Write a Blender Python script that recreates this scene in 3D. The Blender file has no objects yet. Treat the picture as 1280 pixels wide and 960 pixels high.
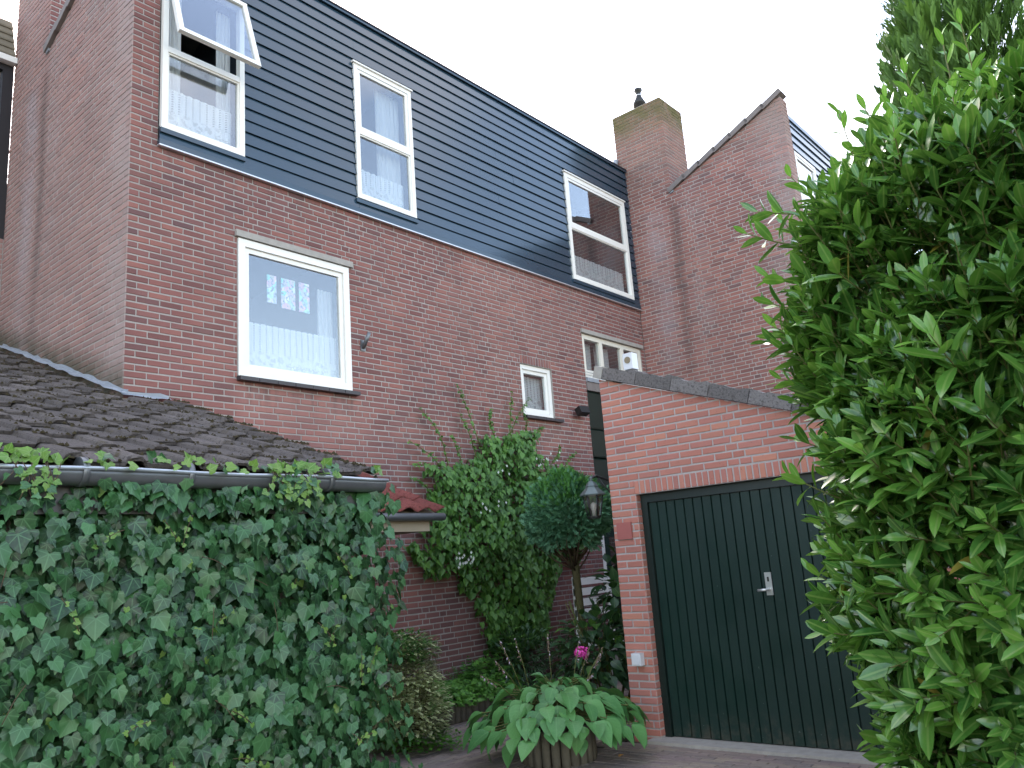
import bpy, math, random
import numpy as np
from mathutils import Vector, Matrix
random.seed(7)
RNG = np.random.default_rng(11)
scene = bpy.context.scene
COL = scene.collection

# ------------------------------------------------------------------ camera
CAM_H = 1.51
F_PX, PITCH, ROLL, YAW = 1028.917, 0.215547, -0.0753673, 0.692485
_fw = np.array([math.cos(PITCH)*math.cos(YAW), math.cos(PITCH)*math.sin(YAW), math.sin(PITCH)])
_rt = np.array([math.sin(YAW), -math.cos(YAW), 0.0])
_up = np.cross(_rt, _fw)
_r2 = math.cos(ROLL)*_rt + math.sin(ROLL)*_up
_u2 = -math.sin(ROLL)*_rt + math.cos(ROLL)*_up
CAMR = np.array([_r2, _u2, _fw])
cam_d = bpy.data.cameras.new('camera'); cam = bpy.data.objects.new('camera', cam_d); COL.objects.link(cam)
cam_d.sensor_width = 36.0; cam_d.lens = F_PX*36.0/1280.0; cam_d.clip_start = 0.05; cam_d.clip_end = 1500
cam.matrix_world = Matrix(((_r2[0], _u2[0], -_fw[0], 0), (_r2[1], _u2[1], -_fw[1], 0), (_r2[2], _u2[2], -_fw[2], CAM_H), (0, 0, 0, 1)))
scene.camera = cam

# ------------------------------------------------------------------ sky, sun, exposure
SUN_EL, SUN_AZ = math.radians(42), math.radians(62)      # azimuth counted from +X towards +Y
world = bpy.data.worlds.new('World'); scene.world = world; world.use_nodes = True
wn = world.node_tree; wn.nodes.clear()
w_out = wn.nodes.new('ShaderNodeOutputWorld'); w_bg = wn.nodes.new('ShaderNodeBackground')
w_sky = wn.nodes.new('ShaderNodeTexSky'); w_sky.sky_type = 'NISHITA'; w_sky.sun_disc = False
w_sky.sun_elevation = SUN_EL; w_sky.sun_rotation = math.pi/2 - SUN_AZ
w_sky.dust_density = 0.9; w_sky.air_density = 1.0; w_sky.ozone_density = 1.5
w_bg.inputs['Strength'].default_value = 0.15
w_geo = wn.nodes.new('ShaderNodeTexCoord'); w_no = wn.nodes.new('ShaderNodeTexNoise')
w_no.inputs['Scale'].default_value = 2.2; w_no.inputs['Detail'].default_value = 5; w_no.inputs['Distortion'].default_value = 0.4
w_map = wn.nodes.new('ShaderNodeMapping'); w_map.inputs['Scale'].default_value = (1, 1, 2.2); w_map.inputs['Location'].default_value = (6.85, 3.5, 0)
w_rmp = wn.nodes.new('ShaderNodeMapRange'); w_rmp.inputs['From Min'].default_value = 0.47; w_rmp.inputs['From Max'].default_value = 0.62
w_rmp.inputs['To Min'].default_value = 0.0; w_rmp.inputs['To Max'].default_value = 0.42
w_mix = wn.nodes.new('ShaderNodeMix'); w_mix.data_type = 'RGBA'; w_mix.inputs['B'].default_value = (4.6, 4.9, 5.2, 1)
wn.links.new(w_geo.outputs['Generated'], w_map.inputs['Vector']); wn.links.new(w_map.outputs['Vector'], w_no.inputs['Vector'])
wn.links.new(w_no.outputs['Fac'], w_rmp.inputs['Value']); wn.links.new(w_rmp.outputs['Result'], w_mix.inputs['Factor'])
wn.links.new(w_sky.outputs['Color'], w_mix.inputs['A'])
w_wb = wn.nodes.new('ShaderNodeMix'); w_wb.data_type = 'RGBA'; w_wb.blend_type = 'MULTIPLY'; w_wb.inputs['Factor'].default_value = 1; w_wb.inputs['B'].default_value = (1.22, 1.02, 0.86, 1)   # white balance of the daylight
wn.links.new(w_mix.outputs['Result'], w_wb.inputs['A']); wn.links.new(w_wb.outputs['Result'], w_bg.inputs['Color'])
wn.links.new(w_bg.outputs['Background'], w_out.inputs['Surface'])
sun_d = bpy.data.lights.new('sun', 'SUN'); sun_d.energy = 0.8; sun_d.angle = math.radians(14); sun_d.color = (1, 0.96, 0.9)
sun = bpy.data.objects.new('sun', sun_d); COL.objects.link(sun)
_sd = Vector((math.cos(SUN_EL)*math.cos(SUN_AZ), math.cos(SUN_EL)*math.sin(SUN_AZ), math.sin(SUN_EL)))
sun.rotation_euler = _sd.to_track_quat('Z', 'Y').to_euler(); sun.location = (0, 0, 20)
vs = scene.view_settings; vs.view_transform = 'Standard'; vs.look = 'None'; vs.exposure = 2.5; vs.gamma = 1.0; vs.use_curve_mapping = False

# ------------------------------------------------------------------ helpers
def cam_px(p):
    d = CAMR @ (np.asarray(p, float) - np.array([0, 0, CAM_H]))
    if d[2] < 0.1: return (-9999, -9999, 1e6)
    return (640 + F_PX*d[0]/d[2], 480 - F_PX*d[1]/d[2], d[2])
def cam_px_many(P):
    D = (P - np.array([0, 0, CAM_H])) @ CAMR.T
    z = np.maximum(D[:, 2], 0.1)
    return np.stack([640 + F_PX*D[:, 0]/z, 480 - F_PX*D[:, 1]/z, np.where(D[:, 2] > 0.1, D[:, 2], 1e6)], 1)
def tag(o, label=None, cat=None, group=None, kind=None):
    if label: o['label'] = label
    if cat: o['category'] = cat
    if group: o['group'] = group
    if kind: o['kind'] = kind
    return o
def empty(name, loc, label=None, cat=None, group=None, kind=None):
    o = bpy.data.objects.new(name, None); o.empty_display_size = 0.2; COL.objects.link(o); o.location = loc
    return tag(o, label, cat, group, kind)
def full_matrix(o):
    m = o.matrix_basis.copy()
    if o.parent is not None: m = full_matrix(o.parent) @ o.matrix_parent_inverse @ m
    return m
_PI = {}
def PINV(parent):
    if parent.name not in _PI: _PI[parent.name] = full_matrix(parent).inverted()
    return _PI[parent.name]
def link(name, mesh, parent=None, mats=None, M=None):
    """link a mesh placed by the world matrix M"""
    o = bpy.data.objects.new(name, mesh); COL.objects.link(o)
    if mats is not None and len(mesh.materials) == 0:
        for m in (mats if isinstance(mats, (list, tuple)) else [mats]): mesh.materials.append(m)
    if M is not None: o.matrix_basis = M
    if parent is not None:
        o.parent = parent; o.matrix_parent_inverse = PINV(parent)
    return o

class MB:
    """collects shapes into one mesh, world coordinates"""
    def __init__(s): s.v = []; s.f = []; s.m = []; s.sm = []
    def add(s, vs_, fs, mi=0, smooth=False):
        b = len(s.v); s.v += [tuple(v) for v in vs_]
        for f in fs: s.f.append(tuple(b+i for i in f)); s.m.append(mi); s.sm.append(smooth)
        return s
    def box(s, x0, x1, y0, y1, z0, z1, mi=0):
        v = [(x0, y0, z0), (x1, y0, z0), (x1, y1, z0), (x0, y1, z0), (x0, y0, z1), (x1, y0, z1), (x1, y1, z1), (x0, y1, z1)]
        return s.add(v, [(0, 3, 2, 1), (4, 5, 6, 7), (0, 1, 5, 4), (1, 2, 6, 5), (2, 3, 7, 6), (3, 0, 4, 7)], mi)
    def obox(s, c, ax, ay, az, mi=0):
        """oriented box: centre and three half-axis vectors"""
        c, ax, ay, az = Vector(c), Vector(ax), Vector(ay), Vector(az)
        v = [c+i*ax+j*ay+k*az for k in (-1, 1) for (i, j) in ((-1, -1), (1, -1), (1, 1), (-1, 1))]
        return s.add(v, [(0, 3, 2, 1), (4, 5, 6, 7), (0, 1, 5, 4), (1, 2, 6, 5), (2, 3, 7, 6), (3, 0, 4, 7)], mi)
    def prism(s, pts, ext, mi=0, smooth=False):
        """polygon pts (3D) extruded by vector ext"""
        n = len(pts); e = Vector(ext); a = [Vector(p) for p in pts]
        s.add(a + [p+e for p in a], [tuple(range(n))[::-1], tuple(range(n, 2*n))], mi)
        b = len(s.v) - 2*n
        for i in range(n):
            j = (i+1) % n; s.f.append((b+i, b+j, b+n+j, b+n+i)); s.m.append(mi); s.sm.append(smooth)
        return s
    def tube(s, pts, rads, n=8, mi=0, caps=True):
        pts = [Vector(p) for p in pts]; rings = []
        if not isinstance(rads, (list, tuple)): rads = [rads]*len(pts)
        prev = None
        for i, p in enumerate(pts):
            t = (pts[min(i+1, len(pts)-1)] - pts[max(i-1, 0)]).normalized()
            ref = prev if prev is not None else (Vector((0, 0, 1)) if abs(t.z) < 0.9 else Vector((1, 0, 0)))
            a = t.cross(ref)
            if a.length < 1e-4: a = t.cross(Vector((0, 1, 0)))
            a.normalize(); b = t.cross(a).normalized(); prev = b if False else ref
            rings.append([p + (a*math.cos(2*math.pi*k/n) + b*math.sin(2*math.pi*k/n))*rads[i] for k in range(n)])
        base = len(s.v); s.v += [tuple(v) for r in rings for v in r]
        for i in range(len(pts)-1):
            for k in range(n):
                k2 = (k+1) % n
                s.f.append((base+i*n+k, base+i*n+k2, base+(i+1)*n+k2, base+(i+1)*n+k)); s.m.append(mi); s.sm.append(True)
        if caps:
            s.f.append(tuple(base+k for k in range(n))[::-1]); s.m.append(mi); s.sm.append(False)
            s.f.append(tuple(base+(len(pts)-1)*n+k for k in range(n))); s.m.append(mi); s.sm.append(False)
        return s
    def lathe(s, c, prof, n=16, mi=0, smooth=True):
        """profile [(r,z)] turned about the vertical through c"""
        base = len(s.v)
        for r, z in prof:
            for k in range(n):
                a = 2*math.pi*k/n; s.v.append((c[0]+r*math.cos(a), c[1]+r*math.sin(a), c[2]+z))
        for i in range(len(prof)-1):
            for k in range(n):
                k2 = (k+1) % n
                s.f.append((base+i*n+k, base+i*n+k2, base+(i+1)*n+k2, base+(i+1)*n+k)); s.m.append(mi); s.sm.append(smooth)
        s.f.append(tuple(base+k for k in range(n))[::-1]); s.m.append(mi); s.sm.append(False)
        s.f.append(tuple(base+(len(prof)-1)*n+k for k in range(n))); s.m.append(mi); s.sm.append(False)
        return s
    def mesh(s, name):
        me = bpy.data.meshes.new(name); me.from_pydata(s.v, [], s.f); me.validate()
        if len(me.polygons) == len(s.f):
            me.polygons.foreach_set('material_index', s.m); me.polygons.foreach_set('use_smooth', s.sm)
        me.update(); return me
    def build(s, name, mats, parent=None):
        A = np.array(s.v); c = (A.min(0)+A.max(0))/2
        if parent is None: c[2] = A[:, 2].min()
        s.v = [tuple(v) for v in (A-c)]
        me = s.mesh(name); return link(name, me, parent, mats, Matrix.Translation(c))

# ------------------------------------------------------------------ materials
def mat(name):
    m = bpy.data.materials.new(name); m.use_nodes = True; nt = m.node_tree
    return m, nt, nt.nodes['Principled BSDF'], nt.nodes, nt.links
def N(nt, t, **kw):
    n = nt.nodes.new(t)
    for k, v in kw.items():
        if k.startswith('i_'): n.inputs[k[2:].replace('_', ' ')].default_value = v
        else: setattr(n, k, v)
    return n
def math_n(nt, op, a, b=None, c=None, clamp=False):
    n = nt.nodes.new('ShaderNodeMath'); n.operation = op; n.use_clamp = clamp
    for i, x in enumerate((a, b, c)):
        if x is None: continue
        if isinstance(x, (int, float)): n.inputs[i].default_value = x
        else: nt.links.new(x, n.inputs[i])
    return n.outputs[0]
def mix_c(nt, f, a, b, mode='MIX'):
    n = nt.nodes.new('ShaderNodeMix'); n.data_type = 'RGBA'; n.blend_type = mode; n.clamp_factor = True
    for key, x in (('Factor', f), ('A', a), ('B', b)):
        s_ = n.inputs[key]
        if isinstance(x, (int, float)): s_.default_value = x
        elif isinstance(x, tuple): s_.default_value = (*x[:3], 1)
        else: nt.links.new(x, s_)
    return n.outputs['Result']
def noise(nt, vec, scale, detail=3, rough=0.5, dist=0.0):
    n = nt.nodes.new('ShaderNodeTexNoise'); n.inputs['Scale'].default_value = scale; n.inputs['Detail'].default_value = detail
    n.inputs['Roughness'].default_value = rough; n.inputs['Distortion'].default_value = dist
    if vec is not None: nt.links.new(vec, n.inputs['Vector'])
    return n.outputs['Fac']
def ramp(nt, f, stops):
    n = nt.nodes.new('ShaderNodeValToRGB'); e = n.color_ramp.elements
    while len(e) < len(stops): e.new(0.5)
    for i, (p, c) in enumerate(stops): e[i].position = p; e[i].color = (*c[:3], 1)
    nt.links.new(f, n.inputs['Fac']); return n.outputs['Color']
def pos(nt): return nt.nodes.new('ShaderNodeNewGeometry').outputs['Position']
def mrange(nt, v, a, b, c=0.0, d=1.0, smooth=True):
    n = nt.nodes.new('ShaderNodeMapRange'); n.interpolation_type = 'SMOOTHSTEP' if smooth else 'LINEAR'
    nt.links.new(v, n.inputs['Value'])
    for k, x in (('From Min', a), ('From Max', b), ('To Min', c), ('To Max', d)): n.inputs[k].default_value = x
    return n.outputs['Result']
def bump(nt, h, bsdf, strength=0.3, dist=0.01):
    b = nt.nodes.new('ShaderNodeBump'); b.inputs['Strength'].default_value = strength; b.inputs['Distance'].default_value = dist
    nt.links.new(h, b.inputs['Height']); nt.links.new(b.outputs['Normal'], bsdf.inputs['Normal'])
def rnd(nt):
    """per-piece random: object random + per-piece attribute of joined meshes"""
    oi = nt.nodes.new('ShaderNodeObjectInfo'); at = nt.nodes.new('ShaderNodeAttribute'); at.attribute_name = 'rnd'
    return math_n(nt, 'FRACT', math_n(nt, 'ADD', oi.outputs['Random'], at.outputs['Fac']))
def simple(name, color, rough=0.6, spec=0.5, metal=0.0, var=0.12, nscale=8.0, bmp=0.0, bscale=60.0):
    m, nt, b, ns, ls = mat(name)
    p = pos(nt); f = noise(nt, p, nscale, 5, 0.6)
    c = mix_c(nt, f, tuple(x*(1-var) for x in color), tuple(min(1, x*(1+var)) for x in color))
    ls.new(c, b.inputs['Base Color']); b.inputs['Roughness'].default_value = rough; b.inputs['Specular IOR Level'].default_value = spec
    b.inputs['Metallic'].default_value = metal
    if bmp: bump(nt, noise(nt, p, bscale, 4), b, bmp, 0.004)
    return m

def brick_mat(name, tones, stain=None, rough=0.88):
    m, nt, b, ns, ls = mat(name); p = pos(nt); r = rnd(nt)
    c = ramp(nt, r, [(i/(len(tones)-1), t) for i, t in enumerate(tones)])
    c = mix_c(nt, mrange(nt, noise(nt, p, 1.1, 4, 0.6), 0.3, 0.75, 0, 0.45), c, (tones[0][0]*0.8, tones[0][1]*0.85, tones[0][2]*0.9))
    sp = noise(nt, p, 90, 4, 0.7)
    c = mix_c(nt, mrange(nt, sp, 0.58, 0.78, 0, 0.5), c, (0.30, 0.22, 0.20))
    c = mix_c(nt, mrange(nt, noise(nt, p, 45, 3, 0.6), 0.62, 0.8, 0, 0.55), c, (0.06, 0.04, 0.045))
    if stain: c = stain(nt, p, c)
    ls.new(c, b.inputs['Base Color']); b.inputs['Roughness'].default_value = rough; b.inputs['Specular IOR Level'].default_value = 0.15
    bump(nt, sp, b, 0.55, 0.004)
    return m
def mortar_mat(name, color, stain=None):
    m, nt, b, ns, ls = mat(name); p = pos(nt)
    f = noise(nt, p, 30, 5, 0.7); g = noise(nt, p, 1.3, 4)
    c = mix_c(nt, f, tuple(x*0.75 for x in color), tuple(x*1.2 for x in color))
    c = mix_c(nt, mrange(nt, g, 0.35, 0.7, 0, 0.4), c, tuple(x*0.6 for x in color))
    if stain: c = stain(nt, p, c)
    ls.new(c, b.inputs['Base Color']); b.inputs['Roughness'].default_value = 0.95; b.inputs['Specular IOR Level'].default_value = 0.2
    bump(nt, f, b, 0.6, 0.004)
    return m
def gable_stain(y_ch, z_ch, y_front, algae_z=None):
    """efflorescence and soot runs below the shoulder of a chimney"""
    def fn(nt, p, c):
        sx = nt.nodes.new('ShaderNodeSeparateXYZ'); nt.links.new(p, sx.inputs[0]); y, z = sx.outputs[1], sx.outputs[2]
        n1 = noise(nt, p, 2.2, 4, 0.65); n2 = noise(nt, p, 0.9, 3, 0.6)
        below = mrange(nt, z, z_ch-0.05, z_ch-0.5, 0, 1); low = mrange(nt, z, z_ch-4.6, z_ch-1.5, 0.12, 1)
        yw = math_n(nt, 'ADD', y, math_n(nt, 'MULTIPLY', math_n(nt, 'SUBTRACT', n2, 0.5), 0.25))
        d1 = math_n(nt, 'ABSOLUTE', math_n(nt, 'SUBTRACT', yw, y_ch+0.02))
        dark = math_n(nt, 'MULTIPLY', mrange(nt, d1, 0.0, 0.16, 1, 0), math_n(nt, 'MULTIPLY', below, low))
        d2 = math_n(nt, 'ABSOLUTE', math_n(nt, 'SUBTRACT', yw, y_ch+0.38))
        w = math_n(nt, 'MULTIPLY', mrange(nt, d2, 0.04, 0.3, 1, 0), math_n(nt, 'MULTIPLY', math_n(nt, 'MULTIPLY', below, low), mrange(nt, n1, 0.35, 0.65, 0.25, 0.95)))
        d3 = math_n(nt, 'ABSOLUTE', math_n(nt, 'SUBTRACT', yw, y_ch-0.3))
        w3 = math_n(nt, 'MULTIPLY', mrange(nt, d3, 0.05, 0.35, 0.6, 0), math_n(nt, 'MULTIPLY', mrange(nt, n1, 0.4, 0.7, 0.0, 0.9), low))
        edge = math_n(nt, 'MULTIPLY', mrange(nt, yw, y_front+0.05, y_front+0.75, 1.0, 0), mrange(nt, n1, 0.3, 0.6, 0.35, 1))
        c = mix_c(nt, math_n(nt, 'MULTIPLY', w, 0.42), c, (0.42, 0.38, 0.40))
        c = mix_c(nt, math_n(nt, 'MULTIPLY', w3, 0.45), c, (0.42, 0.37, 0.36))
        c = mix_c(nt, math_n(nt, 'MULTIPLY', edge, 0.55), c, (0.40, 0.33, 0.31))
        c = mix_c(nt, math_n(nt, 'MULTIPLY', dark, 0.42), c, (0.07, 0.062, 0.06))
        if algae_z is not None:
            al = math_n(nt, 'MULTIPLY', mrange(nt, z, algae_z-0.1, algae_z+0.55, 0, 1), mrange(nt, noise(nt, p, 5, 4, 0.6), 0.25, 0.65, 0.35, 0.95))
            c = mix_c(nt, mrange(nt, z, 7.3, 8.2, 0, 0.4), c, (0.19, 0.15, 0.12)); c = mix_c(nt, al, c, (0.12, 0.115, 0.045))
        return c
    return fn
def shed_stain(inner):
    """grime on the gable just above the lean-to roof, following its slope"""
    def fn(nt, p, c):
        c = inner(nt, p, c)
        sx = nt.nodes.new('ShaderNodeSeparateXYZ'); nt.links.new(p, sx.inputs[0])
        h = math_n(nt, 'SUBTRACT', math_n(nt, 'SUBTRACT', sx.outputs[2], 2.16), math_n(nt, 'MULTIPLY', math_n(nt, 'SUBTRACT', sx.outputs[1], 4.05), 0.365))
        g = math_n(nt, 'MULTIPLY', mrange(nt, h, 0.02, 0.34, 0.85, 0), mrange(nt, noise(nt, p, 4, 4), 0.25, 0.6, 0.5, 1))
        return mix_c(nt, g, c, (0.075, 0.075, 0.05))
    return fn

TONES = [(0.165, 0.078, 0.073), (0.23, 0.101, 0.090), (0.265, 0.114, 0.10), (0.215, 0.105, 0.098), (0.30, 0.13, 0.108), (0.25, 0.11, 0.095), (0.145, 0.082, 0.082)]
TONES_G = [(0.42, 0.17, 0.13), (0.50, 0.205, 0.155), (0.46, 0.195, 0.16), (0.55, 0.24, 0.165), (0.38, 0.165, 0.14)]
st_l = shed_stain(gable_stain(8.92, 7.45, 6.87)); st_r = gable_stain(6.02, 7.5, 3.97, 8.62)
def front_stain_and_light(nt, p, c):
    sx = nt.nodes.new('ShaderNodeSeparateXYZ'); nt.links.new(p, sx.inputs[0]); X, Z = sx.outputs[0], sx.outputs[2]
    n = noise(nt, p, 0.8, 4, 0.6); c = mix_c(nt, mrange(nt, n, 0.45, 0.75, 0, 0.25), c, (0.38, 0.22, 0.18))
    # paler washed patch under the large window sill, darker towards the foot of the wall
    a = math_n(nt, 'MULTIPLY', mrange(nt, Z, 3.42, 3.3, 0, 1), mrange(nt, Z, 2.5, 3.2, 0, 1))
    b = math_n(nt, 'MULTIPLY', mrange(nt, X, 4.1, 4.35, 0, 1), mrange(nt, X, 6.1, 5.4, 0, 1))
    c = mix_c(nt, math_n(nt, 'MULTIPLY', math_n(nt, 'MULTIPLY', a, b), 0.3), c, (0.45, 0.24, 0.20))
    c = mix_c(nt, math_n(nt, 'MULTIPLY', mrange(nt, Z, 1.6, 0.2, 0, 0.55), mrange(nt, noise(nt, p, 2, 3), 0.3, 0.6, 0.5, 1)), c, (0.09, 0.06, 0.06))
    # soot runs under the sill ends and along the drip strip
    sm_ = nt.nodes.new('ShaderNodeMapping'); sm_.inputs['Scale'].default_value = (9, 1, 0.7); nt.links.new(p, sm_.inputs['Vector'])
    rn = mrange(nt, noise(nt, sm_.outputs['Vector'], 1.0, 4, 0.7), 0.48, 0.72, 0, 1)
    dr = math_n(nt, 'MULTIPLY', rn, mrange(nt, Z, 5.0, 5.55, 0, 0.5)); c = mix_c(nt, dr, c, (0.10, 0.07, 0.07))
    dr = math_n(nt, 'MULTIPLY', rn, math_n(nt, 'MULTIPLY', math_n(nt, 'MULTIPLY', b, mrange(nt, Z, 3.42, 3.38, 0, 1)), mrange(nt, Z, 3.0, 3.4, 0, 0.75))); c = mix_c(nt, dr, c, (0.10, 0.075, 0.07))
    lt = mix_c(nt, 0.34, c, (0.47, 0.35, 0.31)); g = st_l(nt, p, lt)  # gable side lightened overall: efflorescence plus brighter light put into the colour
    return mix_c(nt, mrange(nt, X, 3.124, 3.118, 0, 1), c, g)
M_BRICK = brick_mat('dark red brick', TONES, front_stain_and_light)
M_MORT = mortar_mat('grey mortar', (0.36, 0.325, 0.30))
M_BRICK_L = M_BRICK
M_MORT_L = mortar_mat('gable mortar', (0.43, 0.39, 0.36), st_l)
M_BRICK_R = brick_mat('streaked gable brick', [(t[0]*1.3, t[1]*1.35, t[2]*1.3) for t in TONES], st_r)
M_MORT_R = mortar_mat('streaked gable mortar', (0.42, 0.38, 0.35), st_r)
M_BRICK_G = brick_mat('orange red garage brick', TONES_G)
M_MORT_G = mortar_mat('pale garage mortar', (0.45, 0.405, 0.385))
WHITE = simple('white paint', (0.80, 0.79, 0.74), 0.35, 0.5, var=0.05, nscale=12)
CREAM = simple('cream paint', (0.74, 0.71, 0.62), 0.4, 0.5, var=0.07, nscale=12)
CONC = simple('grey concrete', (0.34, 0.32, 0.29), 0.9, 0.3, var=0.3, nscale=14, bmp=0.4)
SILL = simple('dark sill tile', (0.045, 0.04, 0.045), 0.45, 0.4, var=0.3)
ALU = simple('aluminium strip', (0.62, 0.63, 0.65), 0.35, 0.5, 0.6)
LEAD = simple('lead flashing', (0.30, 0.33, 0.37), 0.5, 0.4, 0.2, var=0.3, nscale=9, bmp=0.5, bscale=25)
ZINC = simple('zinc gutter', (0.17, 0.18, 0.19), 0.42, 0.5, 0.55, var=0.25, nscale=7)
ZINCRIM = simple('zinc gutter rim', (0.42, 0.46, 0.50), 0.32, 0.5, 0.6, var=0.15, nscale=9)
CLAD = simple('blue grey cladding paint', (0.017, 0.043, 0.068), 0.22, 0.5, var=0.22, nscale=2)
CLAD.node_tree.nodes['Principled BSDF'].inputs['Coat Weight'].default_value = 0.28; CLAD.node_tree.nodes['Principled BSDF'].inputs['Coat Roughness'].default_value = 0.12; CLAD.node_tree.nodes['Principled BSDF'].inputs['Coat IOR'].default_value = 1.7
CLADLINE = simple('dark void', (0.006, 0.007, 0.008), 0.9, 0.1)
def door_mat():
    m, nt, b, ns, ls = mat('worn dark green door paint'); p = pos(nt); r = rnd(nt)
    c = mix_c(nt, noise(nt, p, 1.6, 4), (0.005, 0.020, 0.016), (0.009, 0.032, 0.024)); c = mix_c(nt, math_n(nt, 'MULTIPLY', r, 0.4), c, (0.006, 0.022, 0.018))
    sx = nt.nodes.new('ShaderNodeSeparateXYZ'); ls.new(p, sx.inputs[0])
    d = math_n(nt, 'MULTIPLY', mrange(nt, sx.outputs[2], 0.30, 0.03, 0, 0.8), mrange(nt, noise(nt, p, 9, 5, 0.7), 0.42, 0.7, 0, 1)); c = mix_c(nt, d, c, (0.06, 0.055, 0.042))
    s_ = nt.nodes.new('ShaderNodeMapping'); s_.inputs['Scale'].default_value = (30, 30, 1.2); ls.new(p, s_.inputs['Vector'])
    c = mix_c(nt, mrange(nt, noise(nt, s_.outputs['Vector'], 1, 4, 0.7), 0.62, 0.8, 0, 0.3), c, (0.03, 0.05, 0.045))
    c = mix_c(nt, mrange(nt, noise(nt, p, 26, 2), 0.74, 0.78, 0, 0.8), c, (0.08, 0.10, 0.09))
    ls.new(c, b.inputs['Base Color']); ls.new(mrange(nt, noise(nt, p, 3, 4), 0.3, 0.7, 0.38, 0.6), b.inputs['Roughness']); b.inputs['Specular IOR Level'].default_value = 0.35
    bump(nt, noise(nt, s_.outputs['Vector'], 2, 4), b, 0.25, 0.004); return m
DOORG = door_mat()
GREENTRIM = simple('dark green frame paint', (0.008, 0.018, 0.015), 0.4, 0.45, var=0.2)
GREENLEAD = simple('dark green leaded panel', (0.010, 0.022, 0.018), 0.3, 0.6, var=0.3, nscale=6, bmp=0.3, bscale=12)
BLACK = simple('black metal', (0.012, 0.013, 0.013), 0.45, 0.5)
STEEL = simple('brushed steel', (0.62, 0.63, 0.62), 0.3, 0.5, 0.7, var=0.08)
PLAST = simple('white plastic', (0.66, 0.67, 0.70), 0.45, 0.5, var=0.04)
GREYPL = simple('grey fibre cement', (0.16, 0.16, 0.16), 0.8, 0.3, var=0.2)
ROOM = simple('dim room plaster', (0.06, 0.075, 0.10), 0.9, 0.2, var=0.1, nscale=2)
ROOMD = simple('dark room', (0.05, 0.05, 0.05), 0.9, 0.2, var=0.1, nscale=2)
FELT = simple('grey bitumen roofing', (0.10, 0.10, 0.10), 0.9, 0.2, var=0.25)
TERRA = simple('terracotta plaque', (0.36, 0.115, 0.10), 0.7, 0.4, var=0.06)
VERGE = simple('dark verge tile', (0.19, 0.165, 0.155), 0.8, 0.3, var=0.3, nscale=9, bmp=0.4, bscale=40)
WOODW = simple('weathered grey timber', (0.13, 0.115, 0.09), 0.9, 0.2, var=0.45, nscale=10, bmp=0.6, bscale=30)
BEIGE = simple('beige board', (0.40, 0.34, 0.25), 0.7, 0.3, var=0.12)
SHINGLE = simple('weathered khaki tile', (0.19, 0.165, 0.12), 0.85, 0.25, var=0.3, nscale=6)

def tile_mat(name, base, moss, mossamt=0.5):
    m, nt, b, ns, ls = mat(name); p = pos(nt); r = rnd(nt)
    c = mix_c(nt, r, tuple(x*0.75 for x in base), tuple(x*1.3 for x in base))
    c = mix_c(nt, mrange(nt, noise(nt, p, 48, 5, 0.8), 0.48, 0.66, 0, 0.85), c, tuple(x*0.28 for x in base))
    c = mix_c(nt, mrange(nt, noise(nt, p, 34, 5, 0.7), 0.60, 0.75, 0, 0.7), c, tuple(min(1, x*1.9) for x in base))
    c = mix_c(nt, mrange(nt, noise(nt, p, 7, 5, 0.7), 0.56, 0.72, 0, mossamt), c, moss)
    ls.new(c, b.inputs['Base Color']); b.inputs['Roughness'].default_value = 0.85; b.inputs['Specular IOR Level'].default_value = 0.25
    bump(nt, noise(nt, p, 70, 5, 0.7), b, 0.9, 0.008)
    return m
M_TILE = tile_mat('mossy grey brown roof tile', (0.105, 0.09, 0.083), (0.06, 0.048, 0.02), 0.75)
M_COPE = tile_mat('grey concrete verge tile', (0.17, 0.155, 0.15), (0.06, 0.05, 0.045), 0.7)
M_RED = tile_mat('red roof tile', (0.20, 0.058, 0.048), (0.09, 0.035, 0.03), 0.4)
M_MOSS = simple('brown green moss', (0.042, 0.034, 0.018), 0.98, 0.1, var=0.75, nscale=22, bmp=1.0, bscale=120)
M_PAVE = brick_mat('brown grey paving clinker', [(0.21, 0.17, 0.155), (0.28, 0.22, 0.18), (0.25, 0.19, 0.175), (0.32, 0.26, 0.20), (0.19, 0.16, 0.155)])
M_SOIL = simple('dark sandy soil', (0.055, 0.045, 0.032), 0.98, 0.1, var=0.4, nscale=12, bmp=0.8)
M_GROUND = simple('sandy bedding', (0.075, 0.065, 0.052), 0.98, 0.1, var=0.35, nscale=5, bmp=0.6)

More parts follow.
